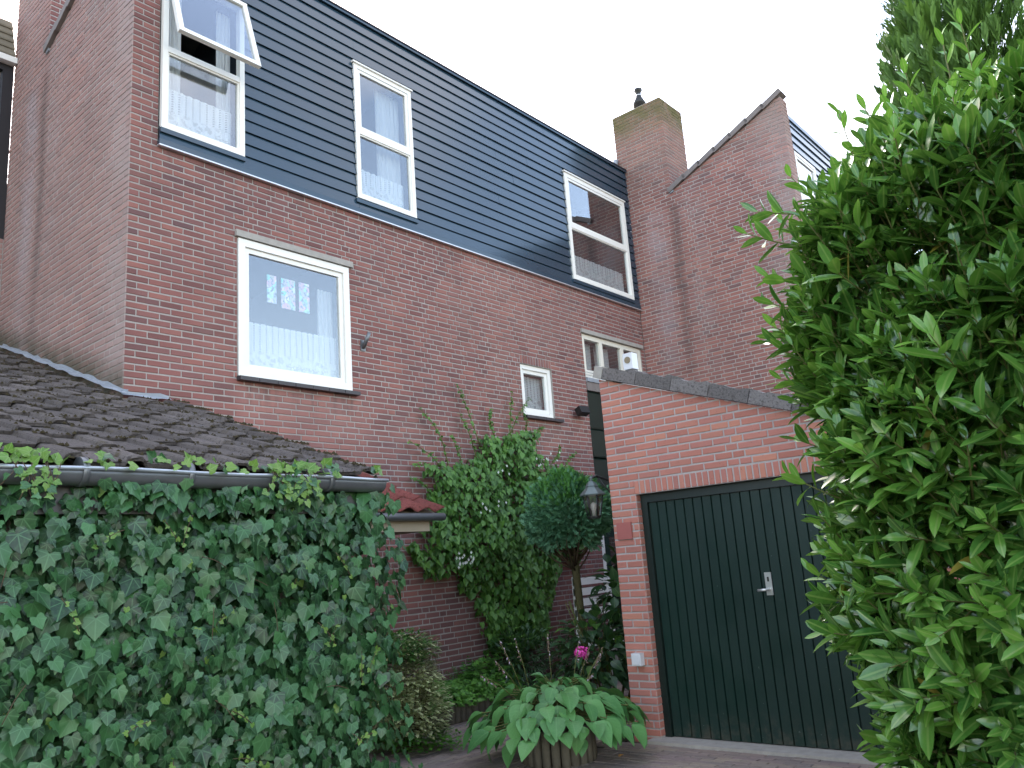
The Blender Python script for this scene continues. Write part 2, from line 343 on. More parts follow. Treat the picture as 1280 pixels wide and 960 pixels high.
def glass_mat():
    m = bpy.data.materials.new('window glass'); m.use_nodes = True; nt = m.node_tree; nt.nodes.clear()
    o = nt.nodes.new('ShaderNodeOutputMaterial'); t = nt.nodes.new('ShaderNodeBsdfTransparent'); g = nt.nodes.new('ShaderNodeBsdfGlossy')
    t.inputs['Color'].default_value = (0.94, 0.97, 0.98, 1); g.inputs['Roughness'].default_value = 0.0
    gn = nt.nodes.new('ShaderNodeNewGeometry'); dt = nt.nodes.new('ShaderNodeVectorMath'); dt.operation = 'DOT_PRODUCT'
    nt.links.new(gn.outputs['Incoming'], dt.inputs[0]); nt.links.new(gn.outputs['True Normal'], dt.inputs[1])
    sc_ = math_n(nt, 'POWER', math_n(nt, 'SUBTRACT', 1.0, math_n(nt, 'ABSOLUTE', dt.outputs['Value'])), 5.0)
    fr = math_n(nt, 'ADD', 0.045, math_n(nt, 'MULTIPLY', sc_, 0.955)); r4 = math_n(nt, 'SUBTRACT', 1.0, math_n(nt, 'POWER', math_n(nt, 'SUBTRACT', 1.0, fr), 4.2))
    w = nt.nodes.new('ShaderNodeBump'); w.inputs['Strength'].default_value = 0.02; w.inputs['Distance'].default_value = 0.01
    nt.links.new(noise(nt, pos(nt), 2.0, 1), w.inputs['Height']); nt.links.new(w.outputs['Normal'], g.inputs['Normal'])
    x = nt.nodes.new('ShaderNodeMixShader'); nt.links.new(r4, x.inputs[0]); nt.links.new(t.outputs[0], x.inputs[1]); nt.links.new(g.outputs[0], x.inputs[2])
    nt.links.new(x.outputs[0], o.inputs['Surface']); return m
GLASS = glass_mat()
def cloth_mat(name, lace):
    m = bpy.data.materials.new(name); m.use_nodes = True; nt = m.node_tree; nt.nodes.clear()
    o = nt.nodes.new('ShaderNodeOutputMaterial'); d = nt.nodes.new('ShaderNodeBsdfDiffuse'); t = nt.nodes.new('ShaderNodeBsdfTranslucent')
    tr = nt.nodes.new('ShaderNodeBsdfTransparent'); d.inputs['Color'].default_value = t.inputs['Color'].default_value = (0.92, 0.93, 0.93, 1)
    a = nt.nodes.new('ShaderNodeMixShader'); a.inputs[0].default_value = 0.3; nt.links.new(d.outputs[0], a.inputs[1]); nt.links.new(t.outputs[0], a.inputs[2])
    x = nt.nodes.new('ShaderNodeMixShader'); nt.links.new(tr.outputs[0], x.inputs[1]); nt.links.new(a.outputs[0], x.inputs[2]); nt.links.new(x.outputs[0], o.inputs['Surface'])
    if not lace: x.inputs[0].default_value = 0.78; return m
    uv = nt.nodes.new('ShaderNodeUVMap'); s = nt.nodes.new('ShaderNodeSeparateXYZ'); nt.links.new(uv.outputs[0], s.inputs[0]); u, v = s.outputs[0], s.outputs[1]
    # columns of small holes above, a flowered band below
    cu = math_n(nt, 'ABSOLUTE', math_n(nt, 'SUBTRACT', math_n(nt, 'FRACT', math_n(nt, 'MULTIPLY', u, 1/0.072)), 0.5))
    col = mrange(nt, cu, 0.10, 0.16, 1, 0); cv = math_n(nt, 'FRACT', math_n(nt, 'ADD', math_n(nt, 'MULTIPLY', v, 1/0.026), math_n(nt, 'MULTIPLY', cu, 2.0)))
    hole = math_n(nt, 'MULTIPLY', col, math_n(nt, 'LESS_THAN', cv, 0.55))
    up = mrange(nt, v, 0.20, 0.26, 0, 1)
    vo = nt.nodes.new('ShaderNodeTexVoronoi'); vo.inputs['Scale'].default_value = 38; nt.links.new(uv.outputs[0], vo.inputs['Vector'])
    fl = mrange(nt, vo.outputs['Distance'], 0.34, 0.5, 0, 1)
    wv = math_n(nt, 'MULTIPLY', fl, mrange(nt, noise(nt, uv.outputs[0], 14, 2), 0.45, 0.6, 0, 1))
    h = math_n(nt, 'ADD', math_n(nt, 'MULTIPLY', hole, up), math_n(nt, 'MULTIPLY', math_n(nt, 'MULTIPLY', wv, 0.5), math_n(nt, 'SUBTRACT', 1.0, up)), clamp=True)
    mesh = math_n(nt, 'SUBTRACT', 0.95, math_n(nt, 'MULTIPLY', h, 0.62)); nt.links.new(mesh, x.inputs[0]); return m
LACE = cloth_mat('white lace', True); SHEER = cloth_mat('sheer white curtain', False)

def leaf_mat(name, dark, light, rough=0.4, vein=None, spec=0.5, edge=None, transl=0.22, veins=1, lateral=0.0, var=0.35):
    m, nt, b, ns, ls = mat(name); r = rnd(nt); p = pos(nt)
    uv = nt.nodes.new('ShaderNodeUVMap'); s = nt.nodes.new('ShaderNodeSeparateXYZ'); ls.new(uv.outputs[0], s.inputs[0]); u, v = s.outputs[0], s.outputs[1]
    c = mix_c(nt, r, dark, light)
    c = mix_c(nt, mrange(nt, noise(nt, p, 6, 3), 0.3, 0.7, 0, var), c, tuple(x*0.6 for x in dark))
    c = mix_c(nt, mrange(nt, noise(nt, p, 55, 3), 0.4, 0.7, 0, 0.25), c, light)
    au = math_n(nt, 'ABSOLUTE', u); hgt = None
    if vein:
        vm = mrange(nt, au, 0.012, 0.035, 1, 0)
        if veins > 1:
            ang = math_n(nt, 'ARCTAN2', au, v); rad = math_n(nt, 'SQRT', math_n(nt, 'ADD', math_n(nt, 'MULTIPLY', u, u), math_n(nt, 'MULTIPLY', v, v)))
            for k in (0.85, 1.75):
                d = math_n(nt, 'MULTIPLY', math_n(nt, 'ABSOLUTE', math_n(nt, 'SUBTRACT', ang, k)), rad)
                vm = math_n(nt, 'MAXIMUM', vm, mrange(nt, d, 0.008, 0.03, 0.9, 0))
        if lateral:
            lt = math_n(nt, 'FRACT', math_n(nt, 'SUBTRACT', math_n(nt, 'MULTIPLY', v, lateral), math_n(nt, 'MULTIPLY', au, lateral*0.9)))
            lm = mrange(nt, math_n(nt, 'ABSOLUTE', math_n(nt, 'SUBTRACT', lt, 0.5)), 0.40, 0.5, 0, 0.45); hgt = lm
            vm = math_n(nt, 'MAXIMUM', vm, math_n(nt, 'MULTIPLY', lm, 0.5))
        c = mix_c(nt, math_n(nt, 'MULTIPLY', vm, 0.6), c, vein)
    if edge:
        e = mrange(nt, au, 0.14, 0.26, 0, 1); c = mix_c(nt, math_n(nt, 'MULTIPLY', e, 0.9), c, edge)
    ls.new(c, b.inputs['Base Color']); b.inputs['Roughness'].default_value = rough; b.inputs['Specular IOR Level'].default_value = spec
    if hgt is not None: bump(nt, hgt, b, 0.5, 0.004)
    tl = nt.nodes.new('ShaderNodeBsdfTranslucent'); ls.new(mix_c(nt, 0.5, c, (0.12, 0.25, 0.03)), tl.inputs['Color'])
    x = nt.nodes.new('ShaderNodeMixShader'); x.inputs[0].default_value = transl
    o = nt.nodes['Material Output']; ls.new(b.outputs[0], x.inputs[1]); ls.new(tl.outputs[0], x.inputs[2]); ls.new(x.outputs[0], o.inputs['Surface'])
    return m
L_IVY = leaf_mat('dark ivy leaf', (0.007, 0.036, 0.014), (0.065, 0.19, 0.06), 0.36, (0.09, 0.22, 0.09), veins=5, transl=0.08, spec=0.45)
L_IVYY = leaf_mat('young ivy leaf', (0.10, 0.24, 0.035), (0.22, 0.38, 0.07), 0.4, (0.3, 0.42, 0.15), veins=5, transl=0.3)
L_LAUREL = leaf_mat('glossy laurel leaf', (0.03, 0.11, 0.02), (0.12, 0.28, 0.045), 0.19, (0.20, 0.32, 0.08), spec=0.65, transl=0.22)
L_LAURELY = leaf_mat('young laurel leaf', (0.10, 0.27, 0.035), (0.18, 0.38, 0.06), 0.26, (0.25, 0.38, 0.10), spec=0.6, transl=0.32)
L_HYD = leaf_mat('climbing hydrangea leaf', (0.03, 0.11, 0.018), (0.13, 0.29, 0.045), 0.5, (0.16, 0.28, 0.07), transl=0.25)
L_BUSH = leaf_mat('dark shrub leaf', (0.014, 0.048, 0.018), (0.035, 0.10, 0.03), 0.42, (0.08, 0.16, 0.05), transl=0.18)
L_HOSTA = leaf_mat('hosta leaf', (0.06, 0.20, 0.06), (0.13, 0.33, 0.09), 0.45, (0.13, 0.30, 0.10), lateral=7.0, transl=0.22)
L_HOSTAY = leaf_mat('yellowing hosta leaf', (0.12, 0.22, 0.05), (0.30, 0.26, 0.06), 0.5, (0.4, 0.4, 0.15), lateral=7.0, transl=0.22, edge=(0.34, 0.22, 0.05))
L_CONI = leaf_mat('blue green conifer spray', (0.065, 0.20, 0.10), (0.17, 0.38, 0.20), 0.6, None, transl=0.12)
L_CONIT = leaf_mat('fresh conifer spray', (0.07, 0.24, 0.05), (0.13, 0.34, 0.07), 0.6, None, transl=0.15)
L_THUJA = leaf_mat('green cypress spray', (0.05, 0.13, 0.016), (0.14, 0.28, 0.04), 0.6, None, transl=0.15)
L_GER = leaf_mat('bright ground cover leaf', (0.05, 0.17, 0.02), (0.15, 0.36, 0.05), 0.5, None, transl=0.25)
L_EUO = leaf_mat('variegated leaf', (0.32, 0.38, 0.15), (0.55, 0.58, 0.30), 0.45, None, edge=(0.75, 0.74, 0.50), transl=0.2)
L_FERN = leaf_mat('fern leaf', (0.05, 0.15, 0.03), (0.11, 0.24, 0.05), 0.5, None, transl=0.25)
M_STEM = simple('green brown stem', (0.11, 0.12, 0.035), 0.7, 0.3, var=0.35)
M_BARK = simple('mossy bark', (0.085, 0.075, 0.035), 0.9, 0.2, var=0.4, nscale=18, bmp=0.8, bscale=50)
M_DEADW = simple('dry brown twig', (0.10, 0.07, 0.045), 0.9, 0.2, var=0.3)
M_PETAL = simple('white florets', (0.72, 0.74, 0.66), 0.6, 0.3, var=0.1)
M_PINK = simple('pink petals', (0.78, 0.08, 0.42), 0.6, 0.3, var=0.3, nscale=80)
M_LILAC = simple('faded lilac petals', (0.45, 0.36, 0.45), 0.7, 0.2, var=0.25, nscale=60)
M_DRY = simple('dried flower', (0.20, 0.14, 0.11), 0.9, 0.2, var=0.3, nscale=60)

# ------------------------------------------------------------------ ground, paving
def inplane(px, py, ax, d):
    """direction of a pixel, cut with a plane at distance d on axis ax (used to pick what is in view)"""
    v = CAMR.T @ np.array([(px-640)/F_PX, -(py-480)/F_PX, 1.0]); w = v*d/v[ax]; return w+np.array([0, 0, CAM_H])
def hidden(P):
    """rough occlusion of wall pieces by shed, garage, laurel and climber"""
    d = P - np.array([0, 0, CAM_H]); out = np.zeros(len(P), bool)
    with np.errstate(divide='ignore', invalid='ignore'):
        t = 4.05/d[:, 1]; a = d*t[:, None]; out |= (t < 0.98) & (t > 0) & (a[:, 0] < 3.6) & (a[:, 2]+CAM_H < 2.12)
        k = d[:, 2]-0.367*d[:, 1]; t = (2.12-0.367*4.05-CAM_H)/k; a = d*t[:, None]
        out |= (t > 0) & (t < 0.98) & (a[:, 0] < 3.55) & (a[:, 1] > 4.05)
        t = 6.25/d[:, 0]; a = d*t[:, None]; zt = 3.2-0.351*(4.138-a[:, 1])
        out |= (t < 0.98) & (a[:, 1] < 4.14) & (a[:, 1] > 1) & (a[:, 2]+CAM_H < zt)
    px = cam_px_many(P); out |= px[:, 0] > 1280-(1280-1010)*1.0
    return out

def wild_course(a, b, prev, joint=0.012, st=0.2, hd=0.095, ph=0.27, first=None):
    """brick lengths of one course of wild bond between a and b"""
    out = []; x = a; run = 0
    while x < b-0.02:
        if first is not None and not out: L = first
        else:
            for tr_ in range(8):
                L = 0.148 if tr_ > 5 else hd if (random.random() < ph or run > 4) else st
                e = x+L
                if all(abs(e-q) > 0.028 for q in prev): break
            else: pass
        run = 0 if L == hd else run+1
        e = min(x+L, b)
        if b-e < 0.035: e = b
        out.append((x, e)); x = e+joint
    return out
class BrickSet:
    """all bricks of one thing; the 300 that show largest become objects, the rest one part"""
    def __init__(s, owner): s.owner = owner; s.rec = []; s.poly = []; s.mats = []
    def mi(s, m):
        if m not in s.mats: s.mats.append(m)
        return s.mats.index(m)
    def add(s, wall, c, U, V, Nn, L, H, m, depth=0.03):
        s.rec.append((wall, Vector(c), Vector(U), Vector(V), Vector(Nn), L, H, s.mi(m), depth))
    def add_poly(s, pts, O, U, V, Nn, m): s.poly.append((pts, O, U, V, Nn, s.mi(m)))
_bm = {}
def brick_mesh(L, H, D, var, mats_key, m):
    key = (round(L*250), round(H*500), round(D*50), var, mats_key)
    if key in _bm: return _bm[key]
    v, f = brick_geo(L, H, D, random.Random(var*17+key[0]))
    me = bpy.data.meshes.new('brick'); me.from_pydata(v, [], f); me.materials.append(m); me.update(); _bm[key] = me; return me
def brick_geo(L, H, D, rr):
    j = lambda s_=0.0013: rr.uniform(-s_, s_)
    hx, hy = L/2, H/2; bv = 0.0035
    ring0 = [(-hx, -hy), (hx, -hy), (hx, hy), (-hx, hy)]
    jr = [(j(), j()) for _ in range(4)]
    v = [(x+a, y+b_, -D) for (x, y), (a, b_) in zip(ring0, jr)]
    v += [(x+a, y+b_, -bv+j(0.001)) for (x, y), (a, b_) in zip(ring0, jr)]
    v += [(math.copysign(abs(x)-bv, x)+a+j(0.001), math.copysign(abs(y)-bv, y)+b_+j(0.001), j(0.0008)) for (x, y), (a, b_) in zip(ring0, jr)]
    f = [(8, 9, 10, 11)]
    for r in (0, 4):
        for i in range(4): k = (i+1) % 4; f.append((r+i, r+k, r+4+k, r+4+i))
    return v, f
def finish_bricks(bs, name='brick', limit=300, stuff_name='brickwork'):
    rec = bs.rec; n = len(rec)
    C = np.array([r[1] for r in rec]); A = np.array([r[1]-r[2]*r[5]/2 for r in rec]); B = np.array([r[1]+r[2]*r[5]/2 for r in rec])
    H1 = np.array([r[1]+r[3]*r[6]/2 for r in rec]); H0 = np.array([r[1]-r[3]*r[6]/2 for r in rec])
    pa, pb, pc = cam_px_many(A), cam_px_many(B), cam_px_many(C); h1, h0 = cam_px_many(H1), cam_px_many(H0)
    e1 = (pb-pa)[:, :2]; e2 = (h1-h0)[:, :2]
    size = np.abs(e1[:, 0]*e2[:, 1]-e1[:, 1]*e2[:, 0])
    vis = (pc[:, 0] > 2) & (pc[:, 0] < 1278) & (pc[:, 1] > 2) & (pc[:, 1] < 958) & ~hidden(C + np.array([r[4]*0.03 for r in rec]))
    score = np.where(vis, size, -1); order = np.argsort(-score); pick = set(int(i) for i in order[:limit] if score[i] > 0)
    V, Fc, Mi, R = [], [], [], []
    for i, (wall, c, U, Vv, Nn, L, H, mi, D) in enumerate(rec):
        jn = random.uniform(-0.0015, 0.0018)
        if i in pick:
            Lq = round(L*250)/250; var = random.randrange(4)
            me = brick_mesh(Lq, H, D, var, bs.mats[mi].name, bs.mats[mi])
            M = Matrix(((U.x*L/Lq, Vv.x, Nn.x, 0), (U.y*L/Lq, Vv.y, Nn.y, 0), (U.z*L/Lq, Vv.z, Nn.z, 0), (0, 0, 0, 1))); M.translation = c+Nn*jn
            link(name, me, wall, None, M)
        else:
            v, f = brick_geo(L, H, D, random); b = len(V); cc = c+Nn*jn
            V += [tuple(cc+U*x+Vv*y+Nn*z) for x, y, z in v]; Fc += [tuple(b+k for k in q) for q in f]; Mi += [mi]*len(f); R += [random.random()]*len(f)
    for pts, O, U, Vv, Nn, mi in bs.poly:
        b = len(V); k = len(pts); O, U, Vv, Nn = Vector(O), Vector(U), Vector(Vv), Vector(Nn)
        V += [tuple(O+U*x+Vv*y-Nn*0.02) for x, y in pts] + [tuple(O+U*x+Vv*y) for x, y in pts]
        Fc.append(tuple(range(b+k, b+2*k))); fs = 1
        for i in range(k): Fc.append((b+i, b+(i+1) % k, b+k+(i+1) % k, b+k+i)); fs += 1
        Mi += [mi]*fs; R += [random.random()]*fs
    if Fc:
        me = bpy.data.meshes.new(stuff_name); me.from_pydata(V, [], Fc)
        for m in bs.mats: me.materials.append(m)
        me.polygons.foreach_set('material_index', Mi)
        at = me.attributes.new('rnd', 'FLOAT', 'FACE'); at.data.foreach_set('value', R); me.update()
        o = link(stuff_name, me, bs.owner); tag(o, kind='stuff')
def clip_poly(poly, a, b, c):
    """keep a*u+b*v<=c"""
    out = []
    for i in range(len(poly)):
        p, q = poly[i], poly[(i+1) % len(poly)]; dp, dq = a*p[0]+b*p[1]-c, a*q[0]+b*q[1]-c
        if dp <= 0: out.append(p)
        if (dp < 0 < dq) or (dq < 0 < dp): t = dp/(dp-dq); out.append((p[0]+(q[0]-p[0])*t, p[1]+(q[1]-p[1])*t))
    return out
def area(poly): return 0.5*abs(sum(poly[i][0]*poly[(i+1) % len(poly)][1]-poly[(i+1) % len(poly)][0]*poly[i][1] for i in range(len(poly))))
Zv = Vector((0, 0, 1))
def lay_bricks(bs, wall, O, U, Nn, u0, u1, v0, v1, holes, m, clips=(), corner=None, course=0.0625, ph=0.27, corner_end=None, clip_from=-9):
    """fill a wall face with wild bond; corner: 'F' lays the shared corner bricks at u0, 'G' leaves room for them"""
    O, U, Nn = Vector(O), Vector(U), Vector(Nn); prev = []
    k = 0; z = v0
    while z < v1-0.01:
        zc = z+course/2; segs = [(u0, u1)]
        for (a, b, c, d) in holes:
            if c < zc < d:
                ns = []
                for (s0, s1) in segs:
                    if b <= s0 or a >= s1: ns.append((s0, s1)); continue
                    if a > s0: ns.append((s0, a-0.004))
                    if b < s1: ns.append((b+0.004, s1))
                segs = ns
        ends = []; kk = int(zc/course+0.01)
        for (s0, s1) in segs:
            first = None; e1 = s1
            if s0 == u0 and corner == 'F': first = 0.2 if kk % 2 else 0.095
            if s1 == u1 and corner == 'G': e1 = s1-(0.095 if kk % 2 else 0.2)-0.012
            if s0 == u0 and corner_end == 'S': s0 = s0+(0.095 if kk % 2 else 0.2)+0.012
            if e1-s0 < 0.03: continue
            for (a, b) in wild_course(s0, e1, prev, first=first, ph=ph):
                ends.append(b); H = course-0.0145
                poly = [(a, zc-H/2), (b, zc-H/2), (b, zc+H/2), (a, zc+H/2)]
                keep = True; cut = False
                for cl in (clips if b > clip_from+0.05 else ()):
                    q = clip_poly(poly, *cl)
                    if len(q) < 3 or area(q) < 0.0004: keep = False; break
                    if area(q) < area(poly)*0.995: cut = True
                    poly = q
                if not keep: continue
                if cut: bs.add_poly(poly, O, U, Zv, Nn, m); continue
                dep = 0.03
                if first is not None and a == s0: dep = 0.095 if first == 0.2 else 0.2
                bs.add(wall, O+U*((a+b)/2)+Zv*zc, U, Zv, Nn, b-a, H, m, dep)
        prev = ends; z += course; k += 1
def wall_face(mb, O, U, Nn, u0, u1, v0, v1, holes, mi=0, top=None, reveal=0.1):
    """mortar surface with openings and their reveals, 5 mm behind the brick faces"""
    O, U, Nn = Vector(O), Vector(U), Vector(Nn); O = O-Nn*0.005
    us = sorted({u0, u1} | {x for h in holes for x in h[:2] if u0 < x < u1}); vz = sorted({v0, v1} | {x for h in holes for x in h[2:] if v0 < x < v1})
    for i in range(len(us)-1):
        for j in range(len(vz)-1):
            uc, vc = (us[i]+us[i+1])/2, (vz[j]+vz[j+1])/2
            if any(a < uc < b and c < vc < d for a, b, c, d in holes): continue
            q = [(us[i], vz[j]), (us[i+1], vz[j]), (us[i+1], vz[j+1]), (us[i], vz[j+1])]
            if top:
                for cl in top: q = clip_poly(q, *cl) if len(q) > 2 else q
            if len(q) < 3: continue
            mb.add([O+U*a+Zv*b for a, b in q], [tuple(range(len(q)))], mi)
    for (a, b, c, d) in holes:
        a, b, c, d = max(a, u0), min(b, u1), max(c, v0), min(d, v1)
        P = lambda x, z, dd: O+U*x+Zv*z-Nn*dd
        for (x, y) in (((a, c), (a, d)), ((a, d), (b, d)), ((b, d), (b, c)), ((b, c), (a, c))):
            mb.add([P(*x, 0), P(*y, 0), P(*y, reveal), P(*x, reveal)], [(0, 1, 2, 3)], mi)

g = MB(); g.add([(-300, -300, -0.06), (300, -300, -0.06), (300, 300, -0.06), (-300, 300, -0.06)], [(0, 1, 2, 3)])
tag(g.build('ground', M_GROUND), kind='structure')
def paving(name, x0, x1, y0, y1, along, sl, sw, limit):
    base = MB(); base.box(x0, x1, y0, y1, -0.05, -0.008); b = tag(base.build(name, M_GROUND), kind='structure')
    bs = BrickSet(b); U, V = (Vector((1, 0, 0)), Vector((0, 1, 0))) if along == 'x' else (Vector((0, 1, 0)), Vector((-1, 0, 0)))
    u0, u1, v0, v1 = (x0, x1, y0, y1) if along == 'x' else (y0, y1, -x1, -x0)
    k = 0; v = v0
    while v+sw < v1+1e-6:
        u = u0+(0.5*sl if k % 2 else 0)
        while u+sl < u1+1e-6:
            c = U*(u+sl/2)+V*(v+sw/2); c.z = random.uniform(-0.002, 0.002)
            if math.hypot(c.x-5.5, c.y-3.6) < 6.2:
                bs.add(b, c, U, V, Zv, sl-0.006, sw-0.006, M_PAVE, 0.03)
            u += sl
        v += sw; k += 1
    finish_bricks(bs, 'paving_brick', limit, 'paving_bricks')
paving('driveway', 2.0, 6.13, -1.5, 4.3, 'y', 0.2, 0.0667, 300)
paving('path', 3.7, 12.0, 4.3, 6.25, 'x', 0.2, 0.0667, 300)
st = MB(); st.box(6.13, 6.36, 1.3, 3.95, -0.05, 0.022); tag(st.build('threshold_strip', CONC), kind='structure')
bed = MB(); bed.box(4.0, 12.0, 6.30, 6.87, -0.05, 0.13); tag(bed.build('flower_bed_soil', M_SOIL), kind='structure')

# ------------------------------------------------------------------ middle house
FY, GX, RX, RY, STEP = 6.87, 3.112, 11.84, 3.97, 2.9
Xp, Yp, Xn, Yn = Vector((1, 0, 0)), Vector((0, 1, 0)), Vector((-1, 0, 0)), Vector((0, -1, 0))
CB, CT = 5.56, 8.17
house = empty('brick_house', (GX, FY, 0), 'dark red brick house with dark blue board cladding above and white windows', 'house', 'stepped brick houses in the row')
hbs = BrickSet(house)
F_holes = [(3.378, 13, CB, 9.0), (4.2, 5.578, 3.4375, 4.875), (8.488, 9.186, 3.4375, 4.1875), (8.488, 9.186, 4.1875, 4.3125), (10.03, 11.72, -0.1, 4.875)]
fh = [(a-GX, b-GX, c, d) for a, b, c, d in F_holes]
w = MB(); wall_face(w, (GX, FY, 0), Xp, Yn, 0, RX-GX, 0, CT, [h for i, h in enumerate(fh) if i != 3], reveal=0.12)
front_wall = w.build('wall', M_MORT, house)
lay_bricks(hbs, front_wall, (GX, FY, 0), Xp, Yn, 0.0, RX-GX-0.01, 0.0, CT, fh, M_BRICK, corner='F')
for i in range(12):    # rowlock course over the small window
    a = 8.488+0.698*(i+0.5)/12
    hbs.add(front_wall, Vector((a, FY, 4.25)), Xp, Zv, Yn, 0.046, 0.112, hbs.mi and M_BRICK, 0.03)
# side gable of the middle house, with the shoulder of its chimney
GY0 = FY+STEP+0.18
def gable(owner, bs, X, Yf, Yb, mb_, mm_, extra_top, chim_y0, chim_y1, zc, z0=0.0, corner='G', ybr=None):
    """gable wall in the plane X, from Yb (back) to Yf (front corner); verge line rises to the front"""
    Lw = Yb-Yf; O = (X, Yb, 0); yv = chim_y0
    # verge: z = 7.45+0.43*(yv-Y)
    top = (-0.43*-1*-1, 1, 7.45+0.43*(yv-Yb))          # v-0.43*u <= const
    w = MB(); uc = Yb-yv
    wall_face(w, O, Yn, Xn, uc, Lw, z0, 9.5, [], top=[top])
    wall_face(w, O, Yn, Xn, 0, uc, z0, 7.45, [])
    wl = w.build('wall', mm_, owner)
    lay_bricks(bs, wl, O, Yn, Xn, 0, Lw, z0, 8.6, [(-1, uc, 7.45, 9)], mb_, clips=[top], corner=corner, clip_from=uc)
    # chimney: its face is flush with the gable
    cu1 = uc; cu0 = Yb-chim_y1
    c = MB(); wd = 0.765; e = 0.005
    c.box(X+e, X+wd, chim_y0+e, chim_y1-e, 7.45, zc)
    ch = c.build('chimney', mm_, owner)
    lay_bricks(bs, ch, O, Yn, Xn, cu0, cu1, 7.4375, zc-0.01, [], mb_, corner='G')
    lay_bricks(bs, ch, (X, chim_y0, 0), Xp, Yn, 0, wd, 7.4375, zc-0.01, [], mb_, corner='F')
    cp = MB(); cp.box(X+0.02, X+wd-0.02, chim_y0+0.02, chim_y1-0.02, zc, zc+0.02)
    cp.build('chimney_cap', CONC, ch)
    # verge tiles, lapped, thick edge towards the viewer
    n = 7; a = (Yv := Vector((0, -1, 0.43)).normalized()); nrm = Vector((0, 0.43, 1)).normalized()
    y = chim_y0; p0 = Vector((X, yv, 7.45)); Lt = (yv-Yf)*math.sqrt(1+0.43**2)
    step = (Lt+0.03)/n
    vm = None
    for i in range(n):
        c0 = p0+a*(step*(i+0.5))+nrm*(0.052)+Vector((0.075, 0, 0))
        ax = a*(step/2+0.02); ax = (ax+nrm*0.0105)
        if vm is None:
            q = MB(); q.obox((0, 0, 0), Vector((0.115, 0, 0)), ax, nrm*0.042); vm = q.mesh('verge_tile')
        link('verge_tile', vm, owner, VERGE, Matrix.Translation(c0))
    fl = MB(); fl.obox((X+0.03, yv-0.02, 7.47), (0.05, 0, 0), (0, 0.035, -0.01), (0, 0, 0.035)); fl.build('lead_corner', LEAD, owner)
    return wl
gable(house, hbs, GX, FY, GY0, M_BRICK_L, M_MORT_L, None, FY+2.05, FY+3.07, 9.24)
# roof and inner shell of the middle house
r = MB(); r.add([(GX+0.24, FY+0.05, CT-0.06), (RX, FY+0.05, CT-0.06), (RX, FY+6, CT-2.4), (GX+0.24, FY+6, CT-2.4)], [(0, 1, 2, 3)])
r.box(GX+0.24, RX, FY+5.9, FY+6.0, 0, CT-2.4); r.build('roof', FELT, house)

def window(owner, X0, X1, z0, z1, Y, style, split=None, fw=0.055, fd=0.07, glass_y=None, open_a=None, paint=WHITE):
    """white timber window whose outer face lies at Y (facing -Y)"""
    W = MB(); y0, y1 = Y, Y+fd
    W.box(X0, X1, y0, y1, z0, z0+fw); W.box(X0, X1, y0, y1, z1-fw, z1); W.box(X0, X0+fw, y0, y1, z0+fw, z1-fw); W.box(X1-fw, X1, y0, y1, z0+fw, z1-fw)
    if split: W.box(X0+fw, X1-fw, y0+0.004, y1-0.004, split-0.03, split+0.03)
    win = W.build('window', paint, owner)
    def sash(a0, a1, b0, b1, sw=0.045, yo=0.018, hinge=None):
        S = MB(); d = 0.045; ya, yb = Y+yo, Y+yo+d
        S.box(a0, a1, ya, yb, b0, b0+sw); S.box(a0, a1, ya, yb, b1-sw, b1); S.box(a0, a0+sw, ya, yb, b0+sw, b1-sw); S.box(a1-sw, a1, ya, yb, b0+sw, b1-sw)
        o = S.build('sash', paint, win)
        G = MB(); G.box(a0+sw, a1-sw, ya+0.018, ya+0.024, b0+sw, b1-sw); gl = G.build('pane', GLASS, win)
        if hinge:
            R = Matrix.Translation((0, ya, b1)) @ Matrix.Rotation(-hinge, 4, 'X') @ Matrix.Translation((0, -ya, -b1))
            o.matrix_basis = R @ o.matrix_basis; gl.matrix_basis = R @ gl.matrix_basis
    if style == 'double':
        S = MB()
        G = MB(); G.box(X0+fw, X1-fw, Y+0.035, Y+0.041, z0+fw, split-0.03); G.build('pane', GLASS, win)
        bd = MB()
        for (a, b, c, d) in ((X0+fw, X1-fw, z0+fw, z0+fw+0.018), (X0+fw, X1-fw, split-0.048, split-0.03), (X0+fw, X0+fw+0.018, z0+fw+0.018, split-0.048), (X1-fw-0.018, X1-fw, z0+fw+0.018, split-0.048)):
            bd.box(a, b, Y+0.016, Y+0.05, c, d)
        bd.build('glazing_bead', paint, win)
        if open_a: sash(X0+0.004, X1-0.004, split-0.015, z1-0.012, 0.05, -0.05, open_a)
        else: sash(X0+fw+0.003, X1-fw-0.003, split+0.033, z1-fw-0.003, 0.038, 0.008)
    elif style == 'single':
        sash(X0+fw+0.003, X1-fw-0.003, z0+fw+0.003, z1-fw-0.003, 0.05, 0.022)
    return win
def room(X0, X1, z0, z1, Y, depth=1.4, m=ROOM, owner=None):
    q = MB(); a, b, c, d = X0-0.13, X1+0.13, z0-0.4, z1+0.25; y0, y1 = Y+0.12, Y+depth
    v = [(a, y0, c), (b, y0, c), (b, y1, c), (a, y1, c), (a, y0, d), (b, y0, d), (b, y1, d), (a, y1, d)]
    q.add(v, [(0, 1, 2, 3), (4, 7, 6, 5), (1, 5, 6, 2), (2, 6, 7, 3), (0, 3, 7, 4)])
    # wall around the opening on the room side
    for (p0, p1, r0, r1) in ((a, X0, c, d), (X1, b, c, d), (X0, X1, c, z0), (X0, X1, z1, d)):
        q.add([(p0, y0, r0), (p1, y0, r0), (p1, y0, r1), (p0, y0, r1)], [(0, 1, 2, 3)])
    return q.build('room', m, owner or house)
